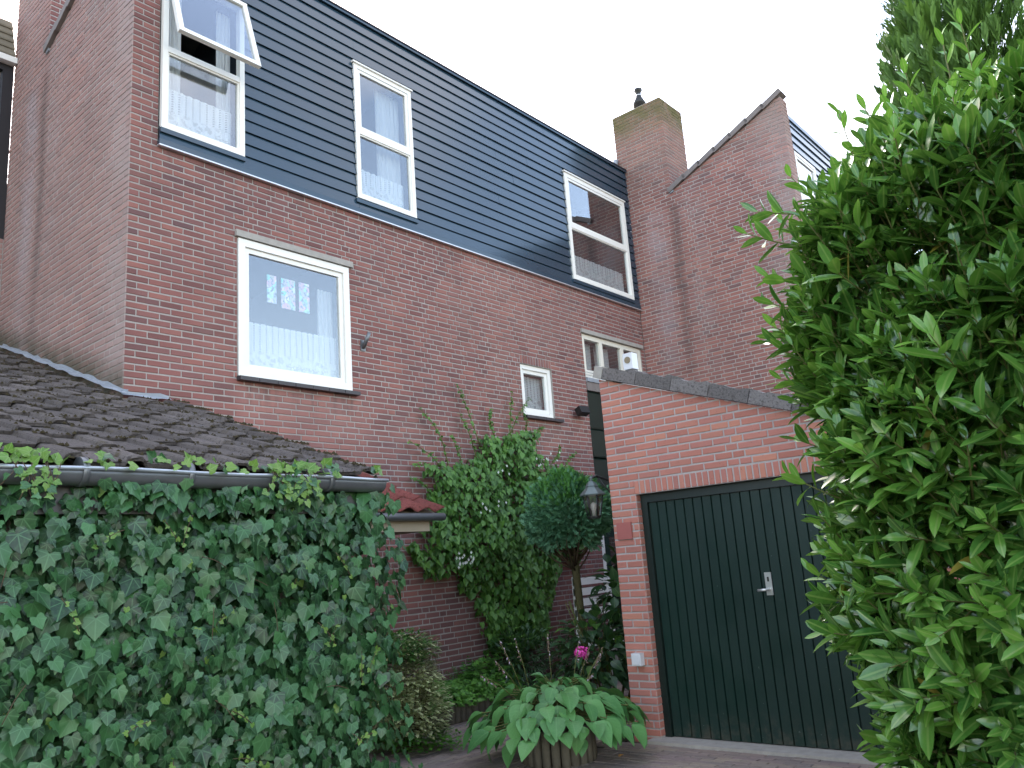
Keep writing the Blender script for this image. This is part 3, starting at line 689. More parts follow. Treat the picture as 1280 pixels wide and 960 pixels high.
def curtain(name, X0, X1, z0, z1, Y, m, label, cat='curtain', group=None, waves=9, amp=0.012, taper=0.0):
    nx = max(24, int((X1-X0)/0.012)); nz = 8; v, f, uvs = [], [], []
    ph = random.uniform(0, 6)
    for j in range(nz+1):
        for i in range(nx+1):
            s = i/nx; t = j/nz; x = X0+(X1-X0)*s*(1-taper*(1-t)*(1-t)); z = z0+(z1-z0)*t
            y = Y+amp*(math.sin(s*waves*6.28+ph+t*0.5)+0.4*math.sin(s*waves*14+t*2))*(0.6+0.4*(1-t))
            zz = z + (0.008*abs(math.sin(s*(X1-X0)/0.072*3.14159)) if j == 0 else 0)
            v.append((x, y, zz)); uvs.append((x-X0, z-z0))
    for j in range(nz):
        for i in range(nx): a = j*(nx+1)+i; f.append((a, a+1, a+nx+2, a+nx+1))
    A = np.array(v); c = (A.min(0)+A.max(0))/2; c[2] = A[:, 2].min()
    me = bpy.data.meshes.new(name); me.from_pydata([tuple(p) for p in (A-c)], [], f); ul = me.uv_layers.new(name='UVMap')
    ul.data.foreach_set('uv', [k for fc in f for i in fc for k in uvs[i]]); me.polygons.foreach_set('use_smooth', [True]*len(f)); me.update()
    o = link(name, me, None, m, Matrix.Translation(c)); return tag(o, label, cat, group)

DY = FY-0.045     # outer face of the dormer windows, proud of the boards
window(house, 3.385, 4.262, 5.75, 7.50, DY, 'double', split=6.60, open_a=math.radians(17))
window(house, 5.722, 6.64, 5.76, 7.50, DY, 'double', split=6.62)
window(house, 9.90, 11.63, 5.71, 7.49, DY, 'double', split=6.60, fw=0.07)
window(house, 4.205, 5.573, 3.465, 4.87, FY-0.012, 'single', fw=0.075)
window(house, 8.492, 9.182, 3.47, 4.185, FY+0.03, 'single', fw=0.06)
for a in ((3.385, 4.262, 5.75, 7.5, DY+0.04, 2.6), (5.722, 6.64, 5.76, 7.5, DY+0.04, 2.4), (9.9, 11.63, 5.71, 7.49, DY+0.04, 3.0), (4.2, 5.578, 3.44, 4.875, FY, 3.0), (8.488, 9.186, 3.44, 4.19, FY, 1.2)):
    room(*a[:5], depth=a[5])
# lintel and sills
q = MB(); q.box(4.17, 5.62, FY-0.035, FY+0.05, 4.878, 4.945); q.build('lintel', CONC, house)
q = MB(); q.box(10.0, 11.76, FY-0.03, FY+0.05, 4.878, 4.94); q.build('lintel', CONC, house)
def sill(x0, x1, z, n, d=0.07):
    me = None
    for i in range(n):
        L = (x1-x0)/n
        if me is None:
            s = MB(); s.prism([(0, -d, -0.050), (0, -d, -0.012), (0, 0.05, 0.0), (0, 0.05, -0.052)], (L-0.006, 0, 0)); me = s.mesh('sill_tile')
        link('sill_tile', me, front_wall, SILL, Matrix.Translation((x0+i*L, FY, z)))
sill(4.19, 5.64, 3.463, 7); sill(8.47, 9.30, 3.468, 4)

# cladding boards: each board between two openings is a piece of its own
PITCH_B = 0.1375; nb = round((CT-0.05-CB-0.07)/PITCH_B); cl_y = FY-0.012
_cb = {}
def board(x0, x1, z, h, owner, Y=None, m=CLAD):
    Y = cl_y if Y is None else Y
    key = (round(x1-x0, 2), round(h, 3), m.name)
    if key not in _cb:
        L = x1-x0; s = MB(); s.prism([(0, 0.0, h), (0, -0.004, h), (0, -0.021, 0.0015), (0, -0.019, 0.0), (0, 0.0, 0.003)], (L, 0, 0)); _cb[key] = s.mesh('cladding_board')
    return link('cladding_board', _cb[key], owner, m, Matrix.Translation((x0, Y, z)))
dorm = [(3.385, 4.262, 5.75, 7.50), (5.722, 6.64, 5.76, 7.50), (9.90, 11.63, 5.71, 7.49)]
def clad(owner, xa, xb, wins, Y, zb=CB+0.075, zt=CT-0.05, back=True):
    n = round((zt-zb)/PITCH_B); z = zb
    for i in range(n):
        zz = zb+i*PITCH_B; h = PITCH_B-0.004; segs = [(xa, xb)]
        for (a, b, c, d) in wins:
            if c < zz+h*0.5 < d:
                ns = []
                for s0, s1 in segs:
                    if b <= s0 or a >= s1: ns.append((s0, s1)); continue
                    if a-s0 > 0.02: ns.append((s0, a-0.002))
                    if s1-b > 0.02: ns.append((b+0.002, s1))
                segs = ns
        cut = []
        for s0, s1 in segs:
            if s1-s0 > 2.0 and i % 3 != 1: m_ = s0+(0.28+0.11*((i*7) % 5))*(s1-s0); cut += [(s0, m_-0.0012), (m_+0.0012, s1)]
            else: cut.append((s0, s1))
        for s0, s1 in cut:
            board(s0, s1, zz, h, owner, Y+0.0015*math.sin(i*2.3+s0))
clad(house, 3.378, RX-0.012, dorm, cl_y)
q = MB(); us = [3.378, RX-0.01]
wall_face(q, (0, cl_y+0.006, 0), Xp, Yn, 3.378, RX-0.01, CB, CT, dorm, reveal=0.09); q.build('cladding_backing', CLADLINE, house)
q = MB(); q.box(3.372, RX-0.012, cl_y-0.028, cl_y+0.01, CB+0.012, CB+0.072); q.build('base_board', CLAD, house)
q = MB(); q.box(3.366, RX-0.012, cl_y-0.040, cl_y+0.01, CB-0.002, CB+0.011); q.build('drip_strip', ALU, house)
q = MB(); q.box(3.368, RX-0.014, cl_y-0.035, cl_y+0.12, CT-0.055, CT-0.02); q.build('roof_edge_trim', CLAD, house)
q = MB(); q.box(3.362, RX-0.014, cl_y-0.045, cl_y+0.15, CT-0.02, CT); q.build('roof_edge_cap', simple('dark roof edge cap', (0.05, 0.045, 0.05), 0.5, 0.4, 0.3), house)
for (x0, x1, za) in ((3.378, 4.27, 5.70), (5.70, 6.66, 5.70), (9.88, 11.65, 5.655)):
    q = MB(); q.box(x0, x1, cl_y-0.036, cl_y-0.004, za, za+0.045); q.build('window_apron', CLAD, house)
q = MB(); q.tube([(11.70, FY+0.10, CT+0.03), (11.76, FY+0.12, CT+0.20), (11.82, FY+0.13, CT+0.22)], 0.05, 8); q.build('lead_upstand', LEAD, house)
# window cap strips
for (a, b, c, d) in dorm:
    q = MB(); q.box(a-0.02, b+0.02, DY-0.02, DY+0.03, d+0.001, d+0.022); q.build('window_cap', WHITE, house)

# porch bay: three small panes over dark green panels and a white framed door
bx0, bx1, by = 10.03, 11.72, FY+0.02
W = MB(); W.box(bx0, bx1, by, by+0.07, 4.80, 4.873); W.box(bx0, bx1, by, by+0.07, 4.19, 4.25)
W.box(bx0, bx0+0.075, by, by+0.07, 4.25, 4.80); W.box(bx1-0.075, bx1, by, by+0.07, 4.25, 4.80)
for x in (10.51, 11.12): W.box(x, x+0.085, by, by+0.07, 4.25, 4.80)
win6 = W.build('window', CREAM, house)
for (a, b) in ((10.105, 10.51), (10.595, 11.12), (11.205, 11.645)):
    G = MB(); G.box(a, b, by+0.03, by+0.036, 4.25, 4.80); G.build('pane', GLASS, win6)
for k in range(3):
    q = MB(); q.obox(((bx0+bx1)/2, by-0.012, 4.205+k*0.042), ((bx1-bx0)/2, 0, 0), (0, 0.012, 0.006), (0, -0.004, 0.014)); q.build('louvre_slat', WHITE, win6)
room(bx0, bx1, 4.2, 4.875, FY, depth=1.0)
q = MB(); q.box(bx0, bx1, by-0.05, by+0.02, 4.115, 4.175); q.build('lead_sill', LEAD, house)
q = MB(); q.box(bx0, bx1, by-0.035, by+0.02, 3.98, 4.112); q.build('sill_board', VERGE, house)
for (za, zb_, bulge) in ((3.40, 3.978, 0.0), (2.97, 3.395, 0.02), (2.50, 2.965, 0.02), (2.12, 2.495, 0.01)):
    q = MB(); q.prism([(bx0, by+0.03, za), (bx0, by-0.012-bulge, za), (bx0, by-0.018-bulge, za+0.02), (bx0, by-0.006, zb_-0.03), (bx0, by+0.008, zb_), (bx0, by+0.03, zb_)], (bx1-bx0, 0, 0)); q.build('panel', GREENLEAD, house)
q = MB(); q.box(bx0, bx0+0.09, by-0.01, by+0.08, 0, 2.115); q.box(bx1-0.09, bx1, by-0.01, by+0.08, 0, 2.115); q.box(bx0+0.09, bx1-0.09, by-0.01, by+0.08, 2.03, 2.115); q.box(10.98, 11.06, by-0.01, by+0.08, 0, 2.03)
dfr = q.build('door_frame', WHITE, house)
q = MB(); q.box(10.12, 10.98, by+0.03, by+0.07, 0.02, 2.03); front_door = q.build('front_door', DOORG, house)
q = MB(); q.box(10.3, 10.8, by+0.022, by+0.029, 1.1, 1.8); q.build('door_glass', GLASS, front_door)
q = MB(); q.box(11.06, 11.63, by+0.03, by+0.036, 0.5, 2.03); q.build('side_pane', GLASS, house)
q = MB(); q.box(11.06, 11.63, by+0.02, by+0.06, 0.0, 0.5); q.build('panel', WHITE, house)
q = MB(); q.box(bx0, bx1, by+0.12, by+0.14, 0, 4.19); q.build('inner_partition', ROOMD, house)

finish_bricks(hbs)

# curtains in the windows
lg = 'lace half curtains'
curtain('lace_curtain', 3.45, 4.20, 5.80, 6.27, DY+0.14, LACE, 'lace half curtain in the open top left dormer window', group=lg)
curtain('lace_curtain', 5.79, 6.57, 5.80, 6.22, DY+0.14, LACE, 'lace half curtain in the middle dormer window', group=lg)
curtain('lace_curtain', 9.98, 11.55, 5.78, 6.20, DY+0.14, LACE, 'lace half curtain in the dormer window beside the chimney', group=lg)
curtain('lace_curtain', 4.30, 5.50, 3.55, 4.08, FY+0.16, LACE, 'lace half curtain in the large square window', group=lg, amp=0.006)
curtain('lace_curtain', 8.55, 9.13, 3.53, 4.06, FY+0.16, LACE, 'lace curtain filling the small square window', group=lg, amp=0.006)
sg = 'sheer full length curtains'
curtain('sheer_curtain', 3.44, 3.66, 5.80, 7.42, DY+0.18, SHEER, 'sheer curtain drawn aside at the left of the open dormer window', group=sg, waves=5, amp=0.02)
curtain('sheer_curtain', 4.04, 4.20, 5.80, 7.42, DY+0.18, SHEER, 'sheer curtain drawn aside at the right of the open dormer window', group=sg, waves=4, amp=0.02)
curtain('sheer_curtain', 6.20, 6.58, 5.80, 7.42, DY+0.18, SHEER, 'sheer curtain hanging in the right half of the middle dormer window', group=sg, waves=6, amp=0.02)
curtain('sheer_curtain', 9.98, 10.16, 6.55, 7.42, DY+0.18, SHEER, 'short sheer curtain at the left edge of the dormer window beside the chimney', group=sg, waves=3, amp=0.02)
curtain('sheer_curtain', 5.30, 5.50, 3.55, 4.62, FY+0.20, SHEER, 'sheer curtain drawn aside in the large square window', group=sg, waves=4, amp=0.02)
curtain('sheer_curtain', 10.12, 10.50, 4.26, 4.80, FY+0.2, SHEER, 'grey sheer curtain behind the first of three small porch panes', group=sg, waves=6, amp=0.015)
curtain('sheer_curtain', 10.60, 11.00, 4.26, 4.80, FY+0.2, SHEER, 'grey sheer curtain behind the middle small porch pane', group=sg, waves=6, amp=0.015)
# coloured glass pictures hung behind the large window
def stained():
    m = bpy.data.materials.new('coloured glass picture'); m.use_nodes = True; nt = m.node_tree; b = nt.nodes['Principled BSDF']
    p = pos(nt); vo = nt.nodes.new('ShaderNodeTexVoronoi'); vo.inputs['Scale'].default_value = 17; nt.links.new(p, vo.inputs['Vector'])
    c = ramp(nt, vo.outputs['Color'], [(0, (0.10, 0.75, 0.80)), (0.35, (0.90, 0.40, 0.65)), (0.5, (0.9, 0.85, 0.9)), (0.7, (0.15, 0.80, 0.65)), (1, (0.95, 0.40, 0.40))])
    c = mix_c(nt, mrange(nt, noise(nt, p, 30, 3), 0.5, 0.62), c, (0.18, 0.25, 0.32)); nt.links.new(c, b.inputs['Base Color'])
    b.inputs['Roughness'].default_value = 0.3; return m
MST = stained()
for (x0, x1, z0, z1, t) in ((4.62, 4.73, 4.32, 4.62, 'left'), (4.79, 4.96, 4.29, 4.62, 'middle'), (5.01, 5.14, 4.29, 4.62, 'right')):
    q = MB(); q.box(x0, x1, FY+0.13, FY+0.138, z0, z1)
    tag(q.build('coloured_glass_panel', MST), f'{t} one of three pastel coloured glass panels hanging in the large square window', 'glass panel', 'pastel glass panels in the large window')

# ------------------------------------------------------------------ right-hand house
house2 = empty('brick_house', (RX, RY, 0), 'brick house standing forward on the right with streaked gable wall and algae topped chimney', 'house', 'stepped brick houses in the row')
bs2 = BrickSet(house2)
gw2 = gable(house2, bs2, RX, RY, FY+0.0, M_BRICK_R, M_MORT_R, None, 6.02, 7.0, 9.24, z0=0.0)
q = MB(); q.prism([(RX+0.006, RY+0.005, 0), (RX+0.006, RY+0.005, 8.32), (RX+0.006, 6.0, 7.44), (RX+0.006, FY, 7.44), (RX+0.006, FY, 0)], (0.234, 0, 0)); q.build('gable_end', M_MORT_R, house2)
lay_bricks(bs2, gw2, (RX, RY, 0), Xp, Yn, 0, 0.24, 0, 8.32, [], M_BRICK_R, corner='F')
finish_bricks(bs2)
x0 = RX+0.25; dorm2 = [(x0+0.03, x0+0.91, 5.75, 7.50), (x0+2.4, x0+3.3, 5.76, 7.5)]
clad(house2, x0, x0+6.0, dorm2, RY+0.05, zt=8.06)
q = MB(); wall_face(q, (0, RY+0.056, 0), Xp, Yn, x0, x0+6, 0, 8.1, dorm2, reveal=0.09); q.build('cladding_backing', CLADLINE, house2)
q = MB(); q.box(x0-0.005, x0+6, RY+0.02, RY+0.2, 8.06, 8.13); q.build('roof_edge_trim', CLAD, house2)
for (a, b, c, d) in dorm2:
    window(house2, a+0.002, b, c, d, RY+0.01, 'double', split=6.62); room(a, b, c, d, RY+0.05, owner=house2, depth=1.2)
q = MB(); q.add([(x0, RY+0.1, 8.1), (x0+6, RY+0.1, 8.1), (x0+6, RY+5, 6.2), (x0, RY+5, 6.2)], [(0, 1, 2, 3)]); q.box(x0, x0+6, RY+5, RY+5.1, 0, 6.2); q.build('roof', FELT, house2)
# flue on the right chimney
fx, fy = 12.22, 6.62
fl = empty('flue_terminal', (fx, fy, 9.25), 'small dark metal flue with conical cowl on the algae topped chimney', 'flue')
q = MB(); q.lathe((fx, fy, 9.24), [(0.062, 0), (0.062, 0.28)], 14); q.build('pipe', ZINC, fl)
q = MB(); q.lathe((fx, fy, 9.46), [(0.07, 0), (0.115, 0.02), (0.115, 0.07), (0.12, 0.075), (0.05, 0.22), (0.048, 0.30), (0.075, 0.33), (0.075, 0.37), (0.03, 0.38)], 16); q.build('cowl', BLACK, fl)
q = MB(); q.lathe((fx, fy, 9.69), [(0.053, 0), (0.053, 0.02)], 14); q.build('band', ALU, fl)

# ------------------------------------------------------------------ left-hand house, standing back
LY = FY+STEP+0.17
house0 = empty('brick_house', (GX-4, LY, 0), 'house set back at the left edge with dark window under khaki tiles', 'house', 'stepped brick houses in the row')
q = MB(); wall_face(q, (0, LY, 0), Xp, Yn, GX-6, GX, 0, 5.56, [], reveal=0.1); q.build('wall', M_MORT, house0)
bs0 = BrickSet(house0)
wl0 = MB(); wl0.box(GX-6, GX-0.002, LY+0.01, LY+0.2, 0, 5.5); wl0 = wl0.build('wall', M_MORT, house0)
lay_bricks(bs0, wl0, (GX-2, LY, 0), Xp, Yn, 0, 1.99, 4.0, 5.56, [], M_BRICK); finish_bricks(bs0)
q = MB(); q.box(GX-6, GX-0.01, LY+0.3, LY+0.4, 5.56, 7.75); q.build('room', ROOMD, house0)
W = MB(); W.box(GX-2.0, GX-0.004, LY, LY+0.08, 5.56, 5.66); W.box(GX-0.12, GX-0.004, LY, LY+0.08, 5.66, 7.68); W.box(GX-1.1, GX-1.0, LY, LY+0.08, 5.66, 7.68); W.box(GX-2.0, GX-0.004, LY, LY+0.08, 7.68, 7.76)
w0 = W.build('window', simple('dark stained frame', (0.018, 0.016, 0.018), 0.5, 0.4), house0)
q = MB(); q.box(GX-1.0, GX-0.12, LY+0.04, LY+0.046, 5.66, 7.68); q.build('pane', GLASS, w0)
q = MB(); q.box(GX-2.0, GX-0.004, LY-0.09, LY+0.05, 7.765, 7.84); q.build('white_fascia', WHITE, house0)
sh = None
for k in range(5):
    for i in range(8):
        if sh is None: s = MB(); s.prism([(0, 0, 0), (0, -0.03, 0.0), (0, -0.03, 0.02), (0, 0.03, 0.13), (0, 0.05, 0.13)], (0.246, 0, 0)); sh = s.mesh('shingle')
        xx = GX-0.02-0.25*(i+1)+(0.0 if k % 2 else -0.0)
        link('shingle', sh, house0, SHINGLE, Matrix.Translation((xx, LY-0.06+k*0.035, 7.85+k*0.11)))
q = MB(); q.box(GX-6, GX-0.01, LY+0.12, LY+4, 7.84, 8.0); q.box(GX-2.2, GX-0.01, LY+0.12, LY+0.3, 8.0, 8.38); q.build('roof', SHINGLE, house0)

# ------------------------------------------------------------------ garage on the right
garage = empty('garage', (6.25, 2.6, 0), 'orange red brick garage with sloping tiled edge and wide dark green plank door', 'garage')
gb = BrickSet(garage); GO = (6.25, 4.138, 0); gtop = (0.351, 1, 3.12); DT = 2.03
w = MB(); wall_face(w, GO, Yn, Xn, 0, 3.05, 0, 3.2, [(0.262, 2.64, -0.1, DT)], top=[gtop], reveal=0.11); gwall = w.build('wall', M_MORT_G, garage)
lay_bricks(gb, gwall, GO, Yn, Xn, 0, 3.05, 0.03-0.0625, 3.2, [(0.262, 2.64, -0.2, DT+0.125)], M_BRICK_G, clips=[gtop], corner='F', ph=0.2)
n = 43
for i in range(n):
    u = 0.255+2.39*(i+0.5)/n
    gb.add(gwall, Vector((6.25, 4.138-u, DT+0.060)), Yn, Zv, Xn, 0.0445, 0.112, M_BRICK_G, 0.03)
kk = 0
for i in range(33):   # bricks of the left reveal
    z = 0.03+0.0625*i+0.03125-0.0625
    if z > 0.03 and z < DT: gb.add(gwall, Vector((6.25+0.056, 4.138-0.2655, z)), Xp, Zv, Yn, 0.1, 0.05, M_BRICK_G, 0.01)
finish_bricks(gb)
b = MB(); b.box(6.36, RX, 1.1, 1.2, 0, 2.0); b.build('wall', M_MORT_G, garage); b = MB(); b.box(6.262, RX, 4.0, 4.134, 0, 3.1); b.build('wall', M_MORT_G, garage)
b = MB(); b.prism([(6.27, 4.13, 3.10), (6.27, 1.1, 3.10-0.351*3.03), (6.27, 1.1, 3.04-0.351*3.03), (6.27, 4.13, 3.04)], (RX-6.28, 0, 0)); b.build('roof', FELT, garage)
# sloping tile edge
a = Vector((0, -1, -0.351)).normalized(); nr = Vector((0, -0.351, 1)).normalized(); Lc = 0.362; vm = []
for i in range(9):
    q = MB(); L = Lc if i else 0.10; rr = random.Random(i)
    pts = []; m_ = 9
    # top edge slightly crumbled, front lip deeper
    for k in range(m_+1): pts.append((k/m_*(L-0.006), 0.0))
    for k in range(m_, -1, -1): pts.append((k/m_*(L-0.006), 0.108+rr.uniform(-0.007, 0.008)+(0.016 if k > m_-2 and i else 0)))
    start = 0 if i == 0 else 0.10+(i-1)*Lc
    P0 = Vector((6.205, 4.175, 3.135-0.351*-0.037))+a*start-nr*0.004
    q.prism([P0+a*x+nr*y for x, y in pts], (0.22, 0, 0))
    o = q.build('coping_tile', M_COPE if i else CONC, garage)
# door
dy0, dy1, dx = 4.138-0.262, 4.138-2.64, 6.25+0.075
q = MB(); q.box(dx-0.005, dx+0.07, dy0-0.065, dy0-0.001, 0.02, DT-0.001); q.box(dx-0.005, dx+0.07, dy1, dy1+0.065, 0.02, DT-0.001); q.box(dx-0.005, dx+0.07, dy1+0.065, dy0-0.065, DT-0.075, DT-0.001); q.build('door_frame', GREENTRIM, garage)
q = MB(); q.box(dx+0.03, dx+0.05, dy1+0.068, dy0-0.068, 0.025, DT-0.078); door = q.build('garage_door', GREENTRIM, garage)
W0, W1 = dy1+0.07, dy0-0.07; npl = 26; pw = (W1-W0)/npl; pm = None
for i in range(npl):
    if pm is None:
        q = MB(); h = DT-0.08-0.03; e = 0.005
        q.add([(0, 0.004, 0), (-0.016, e+0.004, 0), (-0.016, pw-e, 0), (0, pw, 0), (0, 0.004, h), (-0.016, e+0.004, h), (-0.016, pw-e, h), (0, pw, h)], [(0, 1, 5, 4), (1, 2, 6, 5), (2, 3, 7, 6), (4, 5, 6, 7), (3, 2, 1, 0)]); pm = q.mesh('plank')
    link('plank', pm, door, DOORG, Matrix.Translation((dx+0.03, W0+i*pw, 0.03)))
hp = MB(); hp.box(dx+0.004, dx+0.0135, 2.773, 2.827, 1.13, 1.305); hpl = hp.build('handle_plate', STEEL, door)
hl = MB(); hl.tube([(dx+0.01, 2.80, 1.175), (dx-0.045, 2.80, 1.175), (dx-0.052, 2.815, 1.175), (dx-0.052, 2.872, 1.172)], 0.0105, 8); hl.build('lever', STEEL, hpl)
hk = MB(); hk.box(dx-0.002, dx+0.0035, 2.794, 2.806, 1.235, 1.27); hk.build('keyhole', BLACK, hpl)
# small things on the pillar
q = MB(); q.prism([(6.247, 3.945, 1.655), (6.247, 4.095, 1.655), (6.247, 4.095, 1.80), (6.247, 3.945, 1.80)][::-1], (-0.014, 0, 0))
tag(q.build('plaque', TERRA), 'plain terracotta plaque fixed to the brick pillar left of the garage door', 'plaque')
q = MB(); q.box(6.185, 6.246, 3.955, 4.045, 0.60, 0.70); q.box(6.178, 6.185, 3.965, 4.035, 0.61, 0.69)
tag(q.build('outdoor_switch', PLAST), 'pale grey square switch box low on the garage pillar', 'switch')
q = MB(); q.box(6.71, 6.81, 4.05, 4.13, 3.08, 3.268); vb = MB()
vent = empty('roof_vent', (6.76, 4.08, 3.1), 'white box with round grille on a grey base above the garage tile edge', 'vent')
q.build('base', GREYPL, vent)
q = MB(); q.box(6.70, 6.80, 4.035, 4.137, 3.27, 3.43); q.build('housing', PLAST, vent)
q = MB(); q.tube([(6.699, 4.085, 3.36), (6.692, 4.085, 3.36)], 0.033, 16); q.build('grille', simple('tan grille', (0.25, 0.2, 0.13), 0.8), vent)

# ------------------------------------------------------------------ wall lantern, floodlight, flag bracket
lx, ly, lz = 6.19, 4.29, 1.86
lan = empty('wall_lantern', (6.45, 4.14, 1.9), 'black carriage lantern on a bracket beside the round conifer', 'lantern')
q = MB(); q.box(6.40, 6.48, 4.138, 4.16, 1.98, 2.20); q.build('wall_plate', BLACK, lan)
q = MB(); q.tube([(6.44, 4.16, 2.12), (6.38, 4.22, 2.20), (6.26, 4.28, 2.245), (lx, ly, 2.225)], 0.012, 8); q.tube([(6.44, 4.16, 2.02), (6.36, 4.22, 2.10), (6.28, 4.27, 2.23)], 0.008, 8); q.build('arm', BLACK, lan)
q = MB(); q.lathe((lx, ly, lz), [(0.115, 0.205), (0.118, 0.215), (0.06, 0.275), (0.055, 0.285), (0.06, 0.29), (0.035, 0.325), (0.012, 0.34), (0.016, 0.365), (0.004, 0.385)], 6, smooth=False); q.build('hood', simple('grey green painted metal', (0.10, 0.13, 0.13), 0.4, 0.5, 0.3), lan)
q = MB(); q.lathe((lx, ly, lz), [(0.052, 0.0), (0.06, 0.01), (0.062, 0.022)], 6, smooth=False); q.build('base', BLACK, lan)
q = MB()
for k in range(6):
    an = math.pi*2*k/6; q.tube([(lx+0.058*math.cos(an), ly+0.058*math.sin(an), lz+0.02), (lx+0.09*math.cos(an), ly+0.09*math.sin(an), lz+0.207)], 0.006, 5)
q.build('frame_bars', BLACK, lan)
gm = MB()
for k in range(6):
    a0, a1 = math.pi*2*k/6, math.pi*2*(k+1)/6
    gm.add([(lx+0.057*math.cos(a0), ly+0.057*math.sin(a0), lz+0.022), (lx+0.057*math.cos(a1), ly+0.057*math.sin(a1), lz+0.022), (lx+0.088*math.cos(a1), ly+0.088*math.sin(a1), lz+0.205), (lx+0.088*math.cos(a0), ly+0.088*math.sin(a0), lz+0.205)], [(0, 1, 2, 3)])
gm.build('lantern_glass', GLASS, lan)
q = MB(); q.lathe((lx, ly, lz+0.02), [(0.012, 0), (0.014, 0.04), (0.028, 0.08), (0.026, 0.11), (0.008, 0.125)], 12); q.build('bulb', simple('frosted bulb', (0.4, 0.36, 0.3), 0.5), lan)
sp = empty('floodlight', (9.70, FY, 3.58), 'small black floodlight on the brick wall right of the small square window', 'floodlight')
q = MB(); q.box(9.72, 9.80, FY-0.04, FY+0.002, 3.57, 3.65); q.build('bracket', BLACK, sp)
q = MB(); q.obox((9.66, FY-0.14, 3.60), (0.09, -0.015, 0.0), (0.01, 0.05, -0.02), (0.0, 0.02, 0.05)); q.tube([(9.75, FY-0.04, 3.62), (9.70, FY-0.10, 3.64)], 0.02, 8); q.build('lamp_head', BLACK, sp)
q = MB(); q.lathe((9.79, FY-0.09, 3.56), [(0.02, 0), (0.04, 0.015), (0.04, 0.06), (0.02, 0.075)], 10); q.build('sensor', BLACK, sp)
fb = empty('flagpole_holder', (5.74, FY, 4.0), 'grey metal flagpole holder on the wall right of the large window', 'bracket')
q = MB(); q.box(5.71, 5.77, FY-0.012, FY, 3.94, 4.06); q.build('back_plate', ZINC, fb)
q = MB(); q.tube([(5.74, FY-0.015, 3.97), (5.755, FY-0.11, 4.13)], 0.022, 10); q.build('socket', ZINC, fb)
#PART3
# ------------------------------------------------------------------ ivy clad shed on the left
SL = 0.367; SA = math.atan(SL); sdir = Vector((0, math.cos(SA), math.sin(SA))); snrm = Vector((0, -math.sin(SA), math.cos(SA)))
shed = empty('shed', (1.5, 4.3, 0), 'low shed under a mossy grey brown tiled roof with its wall hidden in ivy', 'shed')
q = MB(); q.box(-3, 3.46, 4.32, 6.86, 0, 2.06); q.build('wall', M_MORT, shed)
q = MB(); q.box(-3, 3.0, 6.86, 9.9, 0, 2.9); q.build('rear_wall', M_MORT, shed)
E0 = Vector((0, 4.12, 2.12))
q = MB()
for (xa, xb, L) in ((-3, GX-0.01, 6.05), (GX-0.01, 3.47, 2.86)):
    p = [E0+sdir*0+snrm*-0.012, E0+sdir*L+snrm*-0.012, E0+sdir*L-snrm*0.06, E0-snrm*0.06]
    q.prism([Vector((xa, v.y, v.z)) for v in p], (xb-xa, 0, 0))
tag(q.build('roof_deck', WOODW, shed), kind='stuff')
TW, TP = 0.30, 0.345
def tile_proto(var):
    rr = random.Random(var); prof = [(0, 0.004), (0.02, 0.0), (0.19, 0.002), (0.200, 0.024), (0.212, 0.029), (0.268, 0.030), (0.280, 0.020), (0.298, 0.003)]
    L = 0.385; th = 0.020; q = MB(); n = len(prof); v = []
    for (yy, lift) in ((0.0, 0.034), (0.012, 0.036), (L, 0.006)):
        for x, z in prof: v.append(Vector((x+rr.uniform(-0.004, 0.004), yy+rr.uniform(-0.011, 0.011)*(yy == 0), z+lift+rr.uniform(-0.0025, 0.0025)*(yy < 0.1)-(0.005 if yy == 0 else 0))))
    for x, z in prof: v.append(Vector((x, 0.004, z+0.030-th)))
    f = []
    for r in range(2):
        for i in range(n-1): a = r*n+i; f.append((a, a+1, a+1+n, a+n))
    for i in range(n-1): f.append((3*n+i, 3*n+i+1, i+1, i))
    f.append((0, n, 2*n, 3*n)); f.append((3*n-1, 2*n-1, n-1, 4*n-1))
    q.add(v, f); return q.mesh('roof_tile')
tiles = [tile_proto(i) for i in range(7)]
for t_ in tiles: t_.materials.append(M_TILE)
moss = MB(); ico = None
def blob(mb, c, r, rr, n=6):
    """small irregular lump"""
    v = [c+snrm*r*rr.uniform(0.5, 0.9)]; k = n
    for lvl, (rad, hh) in enumerate(((0.62, 0.42), (1.0, 0.0))):
        for i in range(k):
            a = 2*math.pi*(i+0.5*lvl)/k; m_ = r*rad*rr.uniform(0.65, 1.3)
            v.append(c+Vector((1, 0, 0))*m_*math.cos(a)+sdir*m_*math.sin(a)*0.8+snrm*(hh*r*rr.uniform(0.5, 1.4)-0.004))
    f = [(0, 1+i, 1+(i+1) % k) for i in range(k)]+[(1+i, 1+k+i, 1+(i+1) % k) for i in range(k)]+[(1+(i+1) % k, 1+k+i, 1+k+(i+1) % k) for i in range(k)]
    mb.add(v, f, 0, True)
nt_ = 0; mr = random.Random(5)
from mathutils import noise as mn
